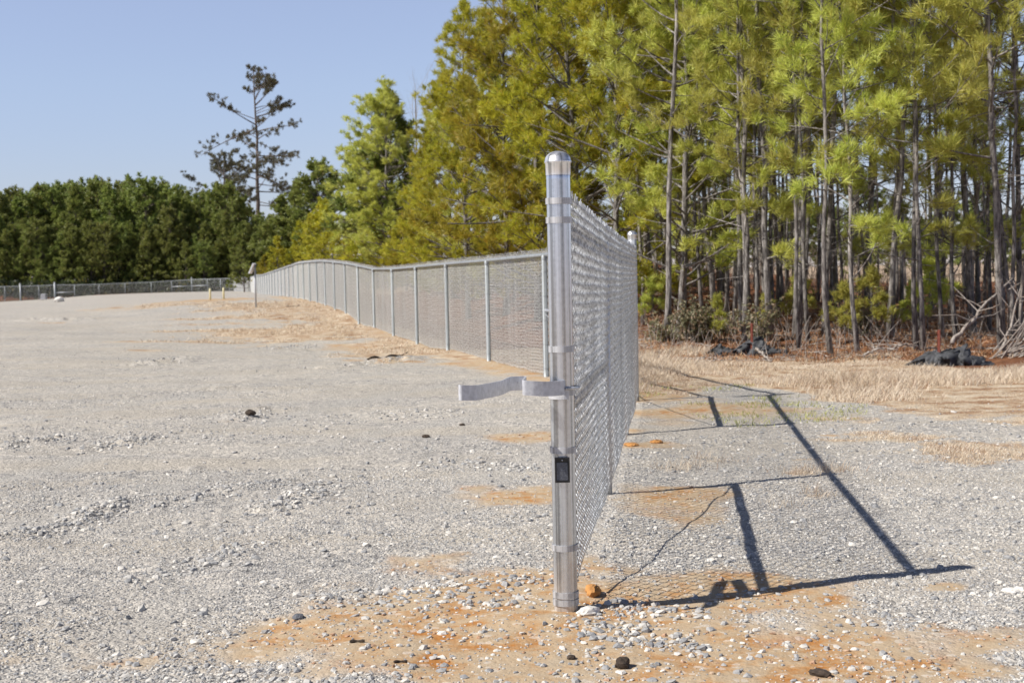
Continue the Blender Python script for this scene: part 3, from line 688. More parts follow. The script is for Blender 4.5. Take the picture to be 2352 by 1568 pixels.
# small things in the lot ------------------------------------------------------
P = ground(588, 706); dP = P[1]; zt_ = at(586, 606, dP)[2]
sp_ = empty('solar_light_pole', tuple(P), label='thin pole with a tilted white panel in front of the long fence', cat='solar light')
mb = MB(); mb.tube([(P[0], P[1], P[2]-.1), (P[0], P[1], 1), (P[0], P[1], zt_)], .035, 8); loc_child(mb, 'pole', M['galv'], sp_, True)
a1, a2 = at(575, 628, dP), at(585, 605, dP); T = (a2-a1); Lp = np.linalg.norm(T); T /= Lp
Mx = np.stack([np.cross([0, 1, 0.], T), [0, 1., 0], T], 1)
mb = MB(); mb.box((a1+a2)/2-np.array([0, .05, 0]), (.05, .5, Lp), Mx); loc_child(mb, 'solar_panel', M['panel'], sp_)
mb = MB(); mb.tube([a1*.6+a2*.4, at(584, 622, dP), (P[0], P[1], at(586, 632, dP)[2])], .025, 6); loc_child(mb, 'panel_arm', M['galv'], sp_, True)
for px, yb, yt_, lb in ((483, 689, 663, 'pale yellow marker stake, the left one of the pair before the far fence'), (514, 687, 661, 'pale yellow marker stake with rag on top, the right one of the pair')):
    P = ground(px, yb); dd_ = P[1]; z1 = at(px, yt_, dd_)[2]
    s_ = empty('marker_stake', tuple(P), label=lb, cat='marker stake', group='pale yellow marker stakes')
    mb = MB(); r = .05; mb.tube([(P[0], P[1], P[2]-.1), (P[0], P[1], z1-.12), (P[0], P[1], z1-.06)], [r, r, r], 8); loc_child(mb, 'stake', M['yellow'], s_, True)
    mb = MB(); mb.lathe((P[0], P[1], z1-.06), [(.055, 0), (.05, .03), (.03, .07), (.001, .08)], 8); loc_child(mb, 'stake_cap', M['yellow'], s_, True)
P = at(107, 691, 149); bx_ = empty('slatted_box', (P[0], P[1], P[2]), label='small white slatted box standing at the far fence between the thick posts', cat='utility box')
mb = MB()
for q in range(5): mb.box((P[0]+.03*q*(-1)**q*.3, P[1]-.9, P[2]+.1+q*.155), (.62-.04*q, .5, .07))
loc_child(mb, 'slats', M['white'], bx_); mb = MB(); mb.box((P[0], P[1]-.88, P[2]+.36), (.42, .42, .75)); loc_child(mb, 'case', M['darkstone'], bx_)
lump('white_stone', 136, 693, .38, M['whitestone'], 'white boulder at the foot of the thick far fence post', 'boulder', .7, 20)

# ------------------------------------------------------------------ trees
def needles(O, A, L, n, spread=.85, w=.006, droop=.15, r_=None):
    """tufts of needles: O origins, A axes, L length"""
    g = r_ or rng; k = len(O); O = np.repeat(O, n, 0); A = np.repeat(A, n, 0); L = np.repeat(np.broadcast_to(L, (k,)), n)
    D = A+g.normal(0, spread*.6, A.shape); D /= np.linalg.norm(D, axis=1)[:, None]; D[:, 2] -= droop*g.uniform(0, 1, len(D)); 
    L = L*g.uniform(.7, 1.15, len(L))
    Wd = np.cross(D, g.normal(0, 1, D.shape)); Wd /= np.linalg.norm(Wd, axis=1)[:, None]; Wd = Wd*w*.5
    base = O+D*(L*.05)[:, None]-A*(g.uniform(0, .6, len(L))*L)[:, None]; tip = base+D*L[:, None]; mid = base+D*(L*.4)[:, None]
    V = np.stack([base, mid+Wd, tip, mid-Wd], 1).reshape(-1, 3)
    f = np.arange(len(L))[:, None]*4+np.array([[0, 1, 2, 3]])
    return V, f
def make_pine(H, r0_, c0, Lmax, nl, tufts, nn, nl_len, nw, seed, leaf, bark='bark', lean=.02, dead=10, low_p=.25, up_=.35, shape='edge', sides=8, droop=.1):
    """returns (trunk MB, crown MB)"""
    g = np.random.default_rng(seed)
    tr = MB(); cr = MB()
    hs = np.linspace(0, H, 14); bx = np.cumsum(g.normal(0, .035, 14))*H/12+lean*hs; by = np.cumsum(g.normal(0, .035, 14))*H/12; bx -= bx[0]; by -= by[0]
    rr = r0_*(1-hs/H*.88); rr[0] *= 1.35
    tr.tube(np.stack([bx, by, hs-.15*(hs == 0)], 1), rr, sides)
    def P(h): return np.array([np.interp(h, hs, bx), np.interp(h, hs, by), h])
    O, A = [], []
    for i in range(nl):
        f = (i+g.uniform(0, 1))/nl; h = c0+(H-c0)*f**.85; az = g.uniform(0, 2*math.pi)
        if shape == 'edge': L = Lmax*(1-f)**.6*(.55+.45*min(1, (f+.15)*3))*g.uniform(.6, 1.15)
        elif shape == 'bush': L = Lmax*(1-f)**.75*g.uniform(.65, 1.15)
        else: L = Lmax*(math.sin(math.pi*min(1, .18+f*.80))**.7)*g.uniform(.5, 1.15)
        L = max(L, .35); el = up_+g.normal(0, .2)+f*.45
        m = 6; t = np.linspace(0, 1, m); d0 = np.array([math.cos(az)*math.cos(el), math.sin(az)*math.cos(el), math.sin(el)])
        cur = g.normal(0, .12, 3)*L
        pts = P(h)+t[:, None]*d0*L+(t**2)[:, None]*cur+np.stack([0*t, 0*t, (t**2)*L*(.12 if shape != 'flat' else -.05)], 1)
        rb = max(.006, min(.35*r0_, .018*L+.004))*(1-f*.3)
        tr.tube(pts, rb*(1-.75*t), 4, False)
        alive = g.uniform() < (low_p+(1-low_p)*min(1, f*3.2))
        if not alive: 
            for q in range(2):
                a = pts[g.integers(2, 5)]; tr.tube([a, a+g.normal(0, .3, 3)*L*.5], [.004, .002], 3, False)
            continue
        nt_ = max(2, int(tufts*L/Lmax*g.uniform(.7, 1.3)))
        for q in range(nt_):
            tt = g.uniform(.35, 1.02)**.7; b0 = np.array([np.interp(tt, t, pts[:, c]) for c in range(3)])
            side = np.cross(d0, [0, 0, 1])*g.normal(0, 1)+d0*.6+np.array([0, 0, g.uniform(.0, .6)])+g.normal(0, .2, 3); side /= np.linalg.norm(side)
            sl = L*g.uniform(.08, .34)*(1.2-tt*.6); e = b0+side*sl
            if tt > .3: tr.tube([b0, b0+side*sl*.5+[0, 0, .02], e], [.006, .005, .004], 3, False)
            c = 3
            for w_ in range(c):
                o = e+g.normal(0, .35*nl_len, 3)*(w_ > 0); a = side*.6+g.normal(0, .35, 3)+np.array([0, 0, .5]); O.append(o); A.append(a/np.linalg.norm(a))
    for q in range(4): O.append(P(H)+np.array([0, 0, -.1*q])); A.append(np.array([g.normal(0, .3), g.normal(0, .3), 1.]))
    for i in range(dead):
        h = g.uniform(.08*H, max(c0, .35*H)+.5); az = g.uniform(0, 6.28); L = g.uniform(.25, .9)*Lmax*.6; t = np.linspace(0, 1, 4)
        pts = P(h)+t[:, None]*np.array([math.cos(az), math.sin(az), g.uniform(-.2, .5)])*L+(t**2)[:, None]*g.normal(0, .1, 3)
        tr.tube(pts, .010*(1-.7*t)*min(1.5, r0_/.06), 3, False)
    O = np.array(O); A = np.array(A)
    V, f_ = needles(O, A, nl_len, nn, w=nw, droop=droop, r_=g); cr.add(V, f_)
    return tr, cr
PROTO = {}
def proto(key, leaf, bark, **k):
    tr, cr = make_pine(leaf=leaf, **k)
    a = tr.build('trunk', M[bark], smooth=True); b = cr.build('crown', M[leaf])
    me = (a.data, b.data); bpy.data.objects.remove(a); bpy.data.objects.remove(b); PROTO[key] = (me, k['H'], k['r0_'])
WK = []
for c_, r_ in enumerate((.038, .058, .09)):
    for i in range(4):
        j = i+4*c_; WK.append(f'wood{j}')
        proto(f'wood{j}', 'needle', 'bark', H=[11, 12.5, 10, 11.8][i]+c_, r0_=r_, c0=[1.3, 2.2, 1.0, 2.8][(i+c_) % 4], Lmax=[1.5, 1.3, 1.6, 1.4][i]+.2*c_, nl=56, tufts=8, nn=30, nl_len=.20, nw=.0105, seed=100+j, low_p=.6, up_=.3, dead=14)
for i in range(4):
    proto(f'thin{i}', 'needle', 'bark', H=[12, 11, 13, 12.5][i], r0_=[.04, .05, .045, .07][i], c0=[3.6, 3.0, 4.6, 4.0][i], Lmax=[1.2, 1.3, 1.2, 1.5][i], nl=36, tufts=6, nn=30, nl_len=.20, nw=.0105, seed=150+i, low_p=.4, up_=.35, dead=22)
for i in range(4):
    proto(f'edge{i}', 'needlegold' if i != 3 else 'needle', 'bark', H=[11.5, 10.5, 12, 11][i], r0_=.10, c0=[.4, .4, .6, .8][i], Lmax=[3.0, 2.8, 3.1, 3.0][i], nl=[120, 114, 122, 110][i], tufts=14, nn=26, nl_len=.23, nw=.018, seed=200+i, low_p=.85, up_=.3, dead=6)
for i in range(3):
    proto(f'bush{i}', 'needlegold', 'bark', H=[8, 9, 7][i], r0_=.09, c0=.2, Lmax=[2.6, 2.5, 2.5][i], nl=84, tufts=12, nn=14, nl_len=.28, nw=.045, seed=300+i, low_p=.97, up_=.35, dead=2, shape='bush')
for i in range(5):
    proto(f'far{i}', 'needledark', 'barkfar', H=[13, 14, 12.5, 13.5, 13][i], r0_=.14, c0=[.8, 2, .5, 1.5, 1][i], Lmax=[3.8, 3.4, 4.0, 3.6, 4.2][i], nl=100, tufts=9, nn=11, nl_len=.48, nw=.12, seed=400+i, low_p=.85, up_=.4, dead=8, shape='round' if i in (1, 4) else 'bush', sides=6)
proto('lone', 'needlegrey', 'barkfar', H=29, r0_=.42, c0=10.5, Lmax=6.8, nl=50, tufts=20, nn=20, nl_len=.42, nw=.045, seed=513, low_p=.9, up_=-.02, dead=6, shape='flat', lean=.0, sides=8)
proto('lone2', 'needlegrey', 'barkfar', H=19, r0_=.28, c0=5, Lmax=5.4, nl=56, tufts=14, nn=12, nl_len=.45, nw=.075, seed=514, low_p=.95, up_=.1, dead=6, shape='round', lean=-.01, sides=8)
def bare(H, r0_, seed, spread=.6, nb=16, lv=3):
    g = np.random.default_rng(seed); mb = MB()
    def br(p, d, L, r, l):
        m = 5; t = np.linspace(0, 1, m); c = g.normal(0, .18, 3)*L; pts = p+t[:, None]*d*L+(t**2)[:, None]*c
        mb.tube(pts, r*(1-.65*t), 6 if l == 0 else 3, False)
        if l >= lv: return
        for q in range(nb if l == 0 else 5):
            tt = g.uniform(.25, 1); b0 = np.array([np.interp(tt, t, pts[:, k]) for k in range(3)])
            dd_ = d*.7+g.normal(0, spread, 3)+np.array([0, 0, .25]); dd_ /= np.linalg.norm(dd_)
            br(b0, dd_, L*g.uniform(.3, .5)*(1.1-tt*.4), r*(1-.65*tt)*.5, l+1)
    br(np.zeros(3), np.array([g.normal(0, .05), 0, 1.]), H*.8, r0_, 0)
    return mb
BARE = []
for i in range(3):
    o = bare([8, 7, 9][i], .06, 600+i).build('trunk', M['twig']); BARE.append(o.data); bpy.data.objects.remove(o)

def lat(px, Y): 
    v = ray(px, 640); x = v[0]*Y; return x
CNT = {}
def place(key, px, Y, s=1.0, name='pine_tree', label='', group=None, lean=0, rs=None, tw=None, z=None, rz=None):
    (tm, cm), H, r_ = PROTO[key]
    x = lat(px, Y); z = float(ter(x, Y)) if z is None else z
    o = empty(name, (x, Y, z-.03), 0, label=label, cat='pine tree', group=group)
    o.rotation_euler = (random.uniform(-.02, .02), lean, random.uniform(0, 6.28) if rz is None else rz); o.scale = (s, s, s)
    o.rotation_mode = 'ZYX'
    a = bpy.data.objects.new('trunk', tm); b = bpy.data.objects.new('crown', cm)
    for c in (a, b): COL.objects.link(c); c.parent = o
    return o
# front rank of the wood, measured in the photo: (zoom x, base zoom y, width, lean)
def D(zx, zy): return 1435.5+zx*.4029, 344.5+zy*.4029
front = [(150,900,40,-.08,'edge3'),(255,960,22,-.06,'wood2'),(440,980,20,-.03,'wood5'),(515,990,34,0,'wood0'),(615,1000,30,0,'wood3'),(700,1090,16,-.06,'wood2'),(745,1060,22,-.02,'wood1'),(825,1090,46,-.02,'wood6'),(880,900,22,0,'wood4'),(965,980,20,0,'wood3'),(993,1140,26,-.01,'wood0'),(1045,1110,24,-.01,'wood1'),(1135,1060,38,-.01,'wood6'),(1175,1180,22,-.02,'wood5'),(1210,935,32,-.01,'wood3'),(1330,1160,26,-.01,'wood4'),(1405,970,36,0,'wood1'),(1665,1150,32,.02,'wood0'),(1700,1155,26,.0,'wood2'),(1810,1085,22,-.01,'wood6'),(1890,1100,20,0,'wood5'),(2070,1050,16,0,'wood4'),(2150,1150,52,-.01,'wood1'),(2205,1100,28,0,'wood3'),(2245,1060,40,0,'wood6')]
desc = ['thick forked pine just right of the corner post, leaning left','thin leaning pine beside the green shrub','slim pine behind the rust-red stake at the left of the wood','straight mid-sized pine behind the first black fabric heap','pale grey straight pine rising behind the first silt fabric heap','thin dark leaning sapling in front of the first fabric heap','slender pine just right of the first rust-red stake','thickest dark double pine above the torn black fabric','slim pine standing back, right of the thick dark pine','thin dark pine behind the low bright tuft','pine with scaly grey bark at the edge of the dry grass, mid wood','slender pine a step behind the scaly grey one','stout pine with low green sprig, behind the thin front pine','thin front pine standing furthest out in the dry grass','stout pine set back behind the thin front pine','thin dark pine above the bright low needle sprays','stout dark pine set back above the bright low sprays','pale grey twin-stem pine left of the second red stake','darker twin of the pale pine left of the second red stake','slim pine just right of the second red stake','slim pine directly behind the second black fabric heap','very thin pine between the fabric heap and the thick right-hand pine','thick black-barked pine near the right edge with pale foot','slim pale pine hugging the thick black pine at the right','stout pine closest to the right edge of the photo']
for (zx, zy, w, ln, key), lb in zip(front, desc):
    px, py = D(zx, zy); G = ground(px, py); Y = G[1]
    r = w*.4029/F*Y/2
    c_ = 0 if r < .055 else (1 if r < .085 else 2); h_ = hash_ = (int(zx)*7) % 4
    place(f'wood{h_+4*c_}', px, Y, 1.0, label=lb, lean=ln)
# ranks behind
g2 = np.random.default_rng(31); back = []
for k in range(170):
    px = 1440+(2420-1440)*((k*0.61803)%1.0); Y = 24+22*g2.uniform()**1.0
    if px > 1880 and k % 2 == 0: continue
    x = lat(px, Y)
    if any((x-a)**2+(Y-b)**2 < .7 for a, b, _ in back): continue
    back.append((x, Y, px))
back = sorted(back[:84], key=lambda q: q[2])
for k, (x, Y, px) in enumerate(back):
    depth = 'second rank' if Y < 30 else ('middle ranks' if Y < 38 else 'rear ranks')
    zone = 'left' if px < 1700 else ('middle' if px < 2000 else 'right')
    place(f'thin{g2.integers(0, 4)}' if g2.uniform() < .82 else f'wood{g2.integers(0, 9)}', px, Y, g2.uniform(.85, 1.15), label=f'thin pine in the {depth} of the wood, {zone} part behind the front trunks', group=f'{depth} pines, {zone} part of the wood', lean=g2.normal(-.01, .025))
# big leafy pines along the long fence, near to far: px, Y, top y in the photo
edge = [(1560,27,-260,'edge3','lime-green leafy pine over the corner post with boughs down to the fence'),(1420,29,-250,'edge0','tall dense pine directly above the big post cap'),(1330,31,-240,'edge2','tall bushy pine rising behind the big capped post'),(1235,33,-200,'edge1','leafy pine just left of the big post cap'),(1160,36,-110,'edge0','tall leafy pine at the left shoulder of the wood'),(1075,38,30,'edge2','leftmost tall pine whose boughs reach into the blue sky'),(1120,42,60,'edge3','pine tucked behind the left shoulder of the wood'),(1270,44,-60,'edge3','rear pine seen between the crowns behind the post'),(1040,46,190,'edge1','shorter olive pine below the leftmost tall boughs'),(1000,52,330,'edge0','olive pine low behind the fence, right of the paired mid pines')]
for px, Y, ty_, key, lb in edge:
    x = lat(px, Y); z = float(ter(x, Y)); zt_ = at(px, ty_, Y)[2]; H = PROTO[key][1]
    place(key, px, Y, (zt_-z)/H*1.03, label=lb)
mid = [(640,128,548,'bush1','low golden pine beyond the far end of the long fence'),(694,130,515,'bush0','golden-green pine above the far bays of the long fence'),(742,112,470,'bush2','golden pine on the slope of crowns down from the mid pair'),(765,90,500,'bush1','bushy olive pine below the left edge of the mid pair'),(905,62,245,'far0','dark-topped thin pine right of the tall mid-distance pine'),(850,60,205,'edge3','tall pointed pine standing above the middle of the long fence'),(800,66,240,'edge3','bushy pine forming the left half of the tall mid-distance pair'),(945,58,480,'bush1','low olive pine between the mid pair and the tall wood'),(760,70,450,'bush0','yellow-green bushy pine under the mid-distance pair'),(880,56,505,'bush2','low yellow pine touching the fence top in the middle'),(985,50,480,'bush0','low yellow pine by the hump in the fence'),(1080,44,470,'bush1','olive bushy pine behind the fence below the tall boughs'),(1180,40,480,'bush2','low bushy pine behind the fence left of the big post'),
       (728,131,388,'far1','dark pine with pointed top right of the lone tall pine'),(715,128,505,'bush1','yellow-green pine rising over the left part of the long fence'),(688,133,425,'far0','dark pine sloping down toward the lone tall pine'),(668,134,548,'bush0','low yellow-green pine near the far end of the long fence'),(650,134,462,'far2','dark pine just right of the lone pine trunk'),(612,130,590,'bush2','lowest yellow-green pine at the end of the long fence'),(585,136,545,'far3','dark green pine behind the tilted white panel'),(560,135,560,'far0','dark green pine at the corner of the far fence'),(710,62,590,'bush2','low golden pine right behind the fence hump'),(800,54,560,'bush1','low golden pine above the highest part of the fence'),(745,66,540,'bush0','golden bushy pine left of the fence hump'),(1240,38,500,'bush0','low bushy pine hidden partly by the big post'),(840,64,450,'bush2','olive pine in front of the tall pointed mid-distance pine')]
for px, Y, ty_, key, lb in mid:
    if Y < 124 and lat(px, Y) < float(xf(Y))+3.2: px = 1176+(float(xf(Y))+3.2)/Y*F+(18 if True else 0)
    x = lat(px, Y); z = float(ter(x, Y)); zt_ = at(px, ty_, Y)[2]; H = PROTO[key][1]
    o = place(key, px, Y, max(.35, (zt_-z)/H*1.03), label=lb); q = o.scale[0]; o.scale = (q*1.2, q*1.2, q)
tops_ = [(-60,470),(0,452),(45,440),(95,430),(135,425),(180,415),(225,420),(262,428),(300,425),(338,424),(375,430),(410,438),(445,452),(480,430),(520,420),(560,470),(600,500)]
ords = ['first','second','third','fourth','fifth','sixth','seventh','eighth','ninth','tenth','eleventh','twelfth','thirteenth','fourteenth','fifteenth','sixteenth','seventeenth']
for k, (px, ty_) in enumerate(tops_):
    Y = 166+g2.uniform(-4, 6); z = float(at(px, 672, Y)[2]); zt_ = at(px, ty_+g2.uniform(-12, 26), Y)[2]; key = f'far{k % 5}'
    place(key, px+g2.uniform(-8, 8), Y, (zt_-z)/PROTO[key][1], label=f'dark green pine in the distant row behind the far fence, {ords[k]} from the left', group='dark pines behind the far fence', z=z)
for k in range(30):
    px = -80+k*25+g2.uniform(-10, 10); Y = 180+g2.uniform(-6, 8); z = float(at(px, 668, Y)[2]); ty_ = np.interp(px, [q[0] for q in tops_], [q[1] for q in tops_])+g2.uniform(2, 22); key = f'far{g2.integers(0, 5)}'
    place(key, px, Y, (at(px, ty_, Y)[2]-z)/PROTO[key][1], label='dark pine filling a gap in the second row behind the far fence', group='second row of dark pines behind the far fence', z=z)
for k in range(44):
    px = -60+k*14.5+g2.uniform(-8, 8); Y = 154+g2.uniform(-1, 3); z = float(at(px, 674, Y)[2]); key = f'far{g2.integers(0, 5)}'
    place(key, px, Y, g2.uniform(.38, .65), label='low young pine at the foot of the distant pine row', group='low young pines behind the far fence', z=z)
Y = 205; z = float(at(590, 655, Y)[2]); place('lone', 594, Y, (at(583, 160, Y)[2]-z)/29, label='lone very tall pine with sparse flat boughs standing above the distant row', z=z, rz=.6)
Y = 190; z = float(at(520, 658, Y)[2]); place('lone2', 522, Y, (at(510, 355, Y)[2]-z)/19, label='rounded greyish pine directly left of the lone tall pine', z=z)
# far tree belt seen between the trunks on the right
for k in range(34):
    px = 1420+k*32+g2.uniform(-14, 14); Y = 100+g2.uniform(-15, 40); key = f'far{g2.integers(0, 5)}'; x = lat(px, Y); z = float(ter(x, Y))
    place(key, px, Y, (at(px, 470+g2.uniform(-45, 40), Y)[2]-z)/PROTO[key][1], label='distant dark tree glimpsed between the trunks beyond the wood', group='distant trees beyond the wood')
# bare trees
for k, (px, Y, s) in enumerate([(2230,27,.8),(2140,34,.9),(2300,30,.75),(1990,36,.8),(1830,40,.9),(2340,24,.6),(1600,44,.8),(975,60,.95),(960,66,1.0),(1700,34,.6),(2080,42,.9)]):
    x = lat(px, Y); o = empty('bare_tree', (x, Y, float(ter(x, Y))-.05), random.uniform(0, 6), cat='bare tree', label=['leafless grey tree tangled among the pines near the right edge','leafless tree standing back left of the thick black pine','leafless tree behind the brush pile','leafless tree in the middle of the wood','leafless tree deep in the wood above the thin front pine','small leafless tree against the right edge','leafless tree behind the green shrub','pale leafless tree in the sky gap left of the tall pines','second pale leafless tree in the sky gap, the left of the two','small leafless tree behind the first fabric heap','leafless tree deep in the wood above the second fabric heap'][k])
    t = bpy.data.objects.new('trunk', BARE[k % 3]); COL.objects.link(t); t.parent = o; o.scale = (s, s, s)
# shrubs
def shrub(px, py, h, w, label, n=260, mat='shrub', seed=1):
    g = np.random.default_rng(seed); P = ground(px, py); o = empty('shrub', tuple(P), label=label, cat='shrub')
    st = MB(); O = []
    for i in range(16):
        a = g.uniform(0, 6.28); e = np.array([math.cos(a)*w*g.uniform(.2, .6), math.sin(a)*w*g.uniform(.2, .6), h*g.uniform(.5, 1)]); t = np.linspace(0, 1, 5)[:, None]
        pts = t*e+np.array([0, 0, 1.])*np.sin(t*3.14)*.1+g.normal(0, .02, (5, 3)); st.tube(pts, .006*(1-.7*t[:, 0]), 4, False)
        for q in range(n//16): tt = g.uniform(.3, 1); O.append(e*tt+g.normal(0, .08, 3))
    x = st.build('stems', M['brush']); x.parent = o
    O = np.array(O); A = g.normal(0, 1, O.shape); A /= np.linalg.norm(A, axis=1)[:, None]; V, f = needles(O, A, .06, 7, 1.2, .03, .1, g)
    mb = MB(); mb.add(V, f); y = mb.build('foliage', M[mat]); y.parent = o
shrub(1600, 792, .85, .8, 'grey-green leafy shrub at the left end of the wood edge', 700, seed=3)
shrub(1530, 790, .5, .7, 'smaller grey-green shrub between the corner post and the larger shrub', 200, seed=4)
shrub(1660, 778, .55, .6, 'grey-green shrub beside the first fabric heap', 180, seed=5)
shrub(1975, 775, .7, .8, 'dark green shrub in the middle of the wood floor', 420, seed=6)
shrub(1745, 800, .9, .6, 'wispy shrub in front of the thickest pine', 200, seed=7)
for k, (px, py, s, lb) in enumerate([(1575,705,.30,'pine sapling with bright needles behind the green shrub'),(1835,745,.22,'small bright pine sapling in mid wood'),(2000,770,.24,'low bright pine sapling with wide sprays'),(1940,775,.2,'low bright pine sapling left of the wide one'),(2130,740,.30,'bright pine sapling by the second red stake'),(1650,770,.16,'tiny yellowish pine sapling by the first fabric heap'),(2095,760,.2,'bright sapling at the foot of the twin-stem pine'),(1500,740,.2,'yellowish pine sapling just right of the corner post'),(1765,760,.15,'tiny sapling behind the torn fabric')]):
    P = ground(px, py+18); key = 'bush%d' % (k % 3)
    if not P[1] < 45: continue
    if 'sap' not in PROTO: proto('sap', 'needle', 'bark', H=5, r0_=.05, c0=1.0, Lmax=1.9, nl=13, tufts=4, nn=26, nl_len=.62, nw=.05, seed=700, low_p=1, up_=.35, dead=0, shape='bush')
    o = place('sap', px, P[1], s*.95, name='pine_sapling', label=lb)
    o['category'] = 'pine sapling'
# silt fence fabric heaps, stakes
def fabric(px0, px1, pyb, prof_, label, seed):
    g = np.random.default_rng(seed); A, B = ground(px0, pyb), ground(px1, pyb); n = 90; m = 22
    t = np.linspace(0, 1, n); V = []
    hh = np.interp(t, [p[0] for p in prof_], [p[1] for p in prof_])
    for j in range(m):
        u = j/(m-1); ang = math.pi*u
        for i in range(n):
            P = A+(B-A)*t[i]; h = hh[i]; q = .35*math.cos(ang)*(.4+h)
            nz = (float(fbm(t[i]*14+seed, u*5, 3, seed))-.5)*.6+(float(fbm(t[i]*40+seed, u*9, 2, seed+3))-.5)*.28
            zg = float(ter(P[0], P[1]-q)) if j in (0, m-1) else P[2]
            V.append([P[0]+nz*.5, P[1]-q+nz*.6, zg-.03+h*math.sin(ang)**.7*(1+nz)])
    V = np.array(V); i = np.arange(n-1)[None]; j = np.arange(m-1)[:, None]*n
    f = np.stack([j+i, j+i+1, j+n+i+1, j+n+i], -1).reshape(-1, 4); mb = MB(); mb.add(V, f)
    o = mb.build('silt_fabric', M['fabric'], smooth=True); tag(o, label, 'silt fence'); return o
fabric(1632, 1830, 817, [(0,.10),(.08,.20),(.3,.12),(.42,.26),(.55,.32),(.7,.18),(.85,.08),(1,.03)], 'torn black silt fabric heap around the first rust-red stake', 3)
fabric(2082, 2275, 838, [(0,.03),(.12,.12),(.25,.20),(.42,.24),(.65,.25),(.85,.14),(1,.04)], 'black silt fabric mound at the second rust-red stake on the right', 5)
for px, pb, pt, lb in ((1728, 812, 742, 'rust-red steel stake in the first black fabric heap'), (2158, 838, 757, 'rust-red steel stake in front of the right-hand black fabric mound')):
    P = ground(px, pb); zt_ = at(px, pt, P[1])[2]; o = empty('steel_stake', tuple(P), label=lb, cat='stake')
    mb = MB(); hgt = zt_-P[2]; mb.box((0, 0, hgt/2), (.012, .04, hgt)); mb.box((0, .02, hgt/2), (.045, .006, hgt-.01)); x = mb.build('stake', M['rust']); x.parent = o
# fallen branches and the brush pile
def branch(pts_px, r, label, n=10, seed=1, name='fallen_branch'):
    g = np.random.default_rng(seed); P = np.array([at(*q) for q in pts_px]); t = np.linspace(0, 1, 14); s = np.linspace(0, 1, len(P))
    Q = np.stack([np.interp(t, s, P[:, i]) for i in range(3)], 1)+g.normal(0, .012, (14, 3)); mb = MB(); mb.tube(Q, r*(1-.6*t), 6)
    for q in range(n):
        k = g.integers(3, 13); d = g.normal(0, .3, 3); d[2] = abs(d[2])*.6; mb.tube([Q[k], Q[k]+d*.5+g.normal(0, .05, 3), Q[k]+d], [r*.35, r*.25, r*.12], 4, False)
    tag(mb.build(name, M['twig'], smooth=True), label, 'branch')
Yb = ground(2240, 815)[1]
branch([(2182,790,Yb),(2205,762,Yb),(2235,735,Yb+.2),(2262,700,Yb+.4),(2330,640,Yb+.8)], .035, 'long pale dead branch leaning up to the right from the fabric mound', 12, 3)
branch([(2040,805,Yb),(2070,790,Yb-.1),(2110,795,Yb),(2130,815,Yb)], .02, 'arched pale dead branch left of the right-hand fabric mound', 5, 4)
branch([(1985,815,Yb),(2020,798,Yb),(2055,800,Yb)], .02, 'short pale branch in the dry grass under the bright sprays', 4, 5)
branch([(1735,800,21),(1755,815,20.6),(1772,832,20.2)], .02, 'short grey branch sloping down from the first fabric heap', 4, 6)
branch([(2290,830,Yb-.3),(2305,790,Yb),(2325,740,Yb+.2),(2345,660,Yb+.5)], .03, 'upright grey forked branch by the right-hand brush pile', 12, 7)
g = np.random.default_rng(9); mb = MB()
for k in range(38):
    px = g.uniform(2285, 2410); a = at(px-25, 838-g.uniform(0, 20), Yb+g.uniform(-.6, .5)); L = g.uniform(.8, 2.0); d = np.array([g.uniform(.35, 1), g.uniform(-.4, .4), g.uniform(.15, .75)]); d /= np.linalg.norm(d)
    t = np.linspace(0, 1, 6)[:, None]; pts = a+t*d*L+t**2*g.normal(0, .15, 3); mb.tube(pts, g.uniform(.007, .018)*(1-.7*t[:, 0]), 4, False)
    for q in range(3): b = pts[g.integers(2, 6)]; mb.tube([b, b+(d+g.normal(0, .4, 3))*.35], [.006, .003], 3, False)
tag(mb.build('brush_pile', M['twig']), 'pile of grey dead branches at the right edge of the dry grass', 'brush pile')

# ------------------------------------------------------------------ dry grass, underbrush, litter
def blades(X, Y, H, mat, name, label, wd=.006, lean=.5, clump=0):
    n = len(X); a = rng.uniform(0, 6.28, n); l = rng.uniform(.1, 1, n)*lean*H; Z = ter(X, Y)
    B = np.stack([X, Y, Z-.01], 1); D1 = np.stack([np.cos(a)*l, np.sin(a)*l, H], 1); w = np.stack([-np.sin(a+1), np.cos(a+1), 0*a], 1)*wd*(.6+Y/22)[:, None]
    m = B+D1*.55-np.stack([np.cos(a)*l*.2, np.sin(a)*l*.2, 0*a], 1)
    V = np.stack([B-w, B+w, m+w*.7, m-w*.7, B+D1], 1).reshape(-1, 3); i = np.arange(n)[:, None]*5
    mb = MB(); mb.add(V, np.concatenate([i+np.array([[0, 1, 2, 3]])])); mb.f.append(i+np.array([[3, 2, 4]]))
    tag(mb.build(name, M[mat]), label, None, kind='stuff')
def field(n, d0, d1, half0, half1, test, pw=.6):
    u = rng.uniform(0, 1, n); d = (d0**(2-pw)+u*(d1**(2-pw)-d0**(2-pw)))**(1/(2-pw)); x = rng.uniform(half0, half1, n)*d
    k = test(x, d); return x[k], d[k]
def t_verge(x, y):
    d, g, w = zones(x, y); cn = fbm(x*1.3, y*1.3, 3, 90)
    return (rng.uniform(0, 1, len(x)) < (.03+1.1*sst(.3, .7, g)*sst(.36, .58, cn)))*(w < .6)*(xf(y) < x)*(g > .25)
X, Y = field(230000, 8.5, 25, .05, .42, t_verge)
hgt = .02+.085*rng.uniform(0, 1, len(X))**1.5*sst(.3, .75, fbm(X*.7, Y*.7, 3, 91))*2*(.2+.8*sst(11.5, 17, Y))
blades(X, Y, hgt, 'grass', 'dry_grass', 'tan dry grass verge between the gravel and the wood', .003, 1.0)
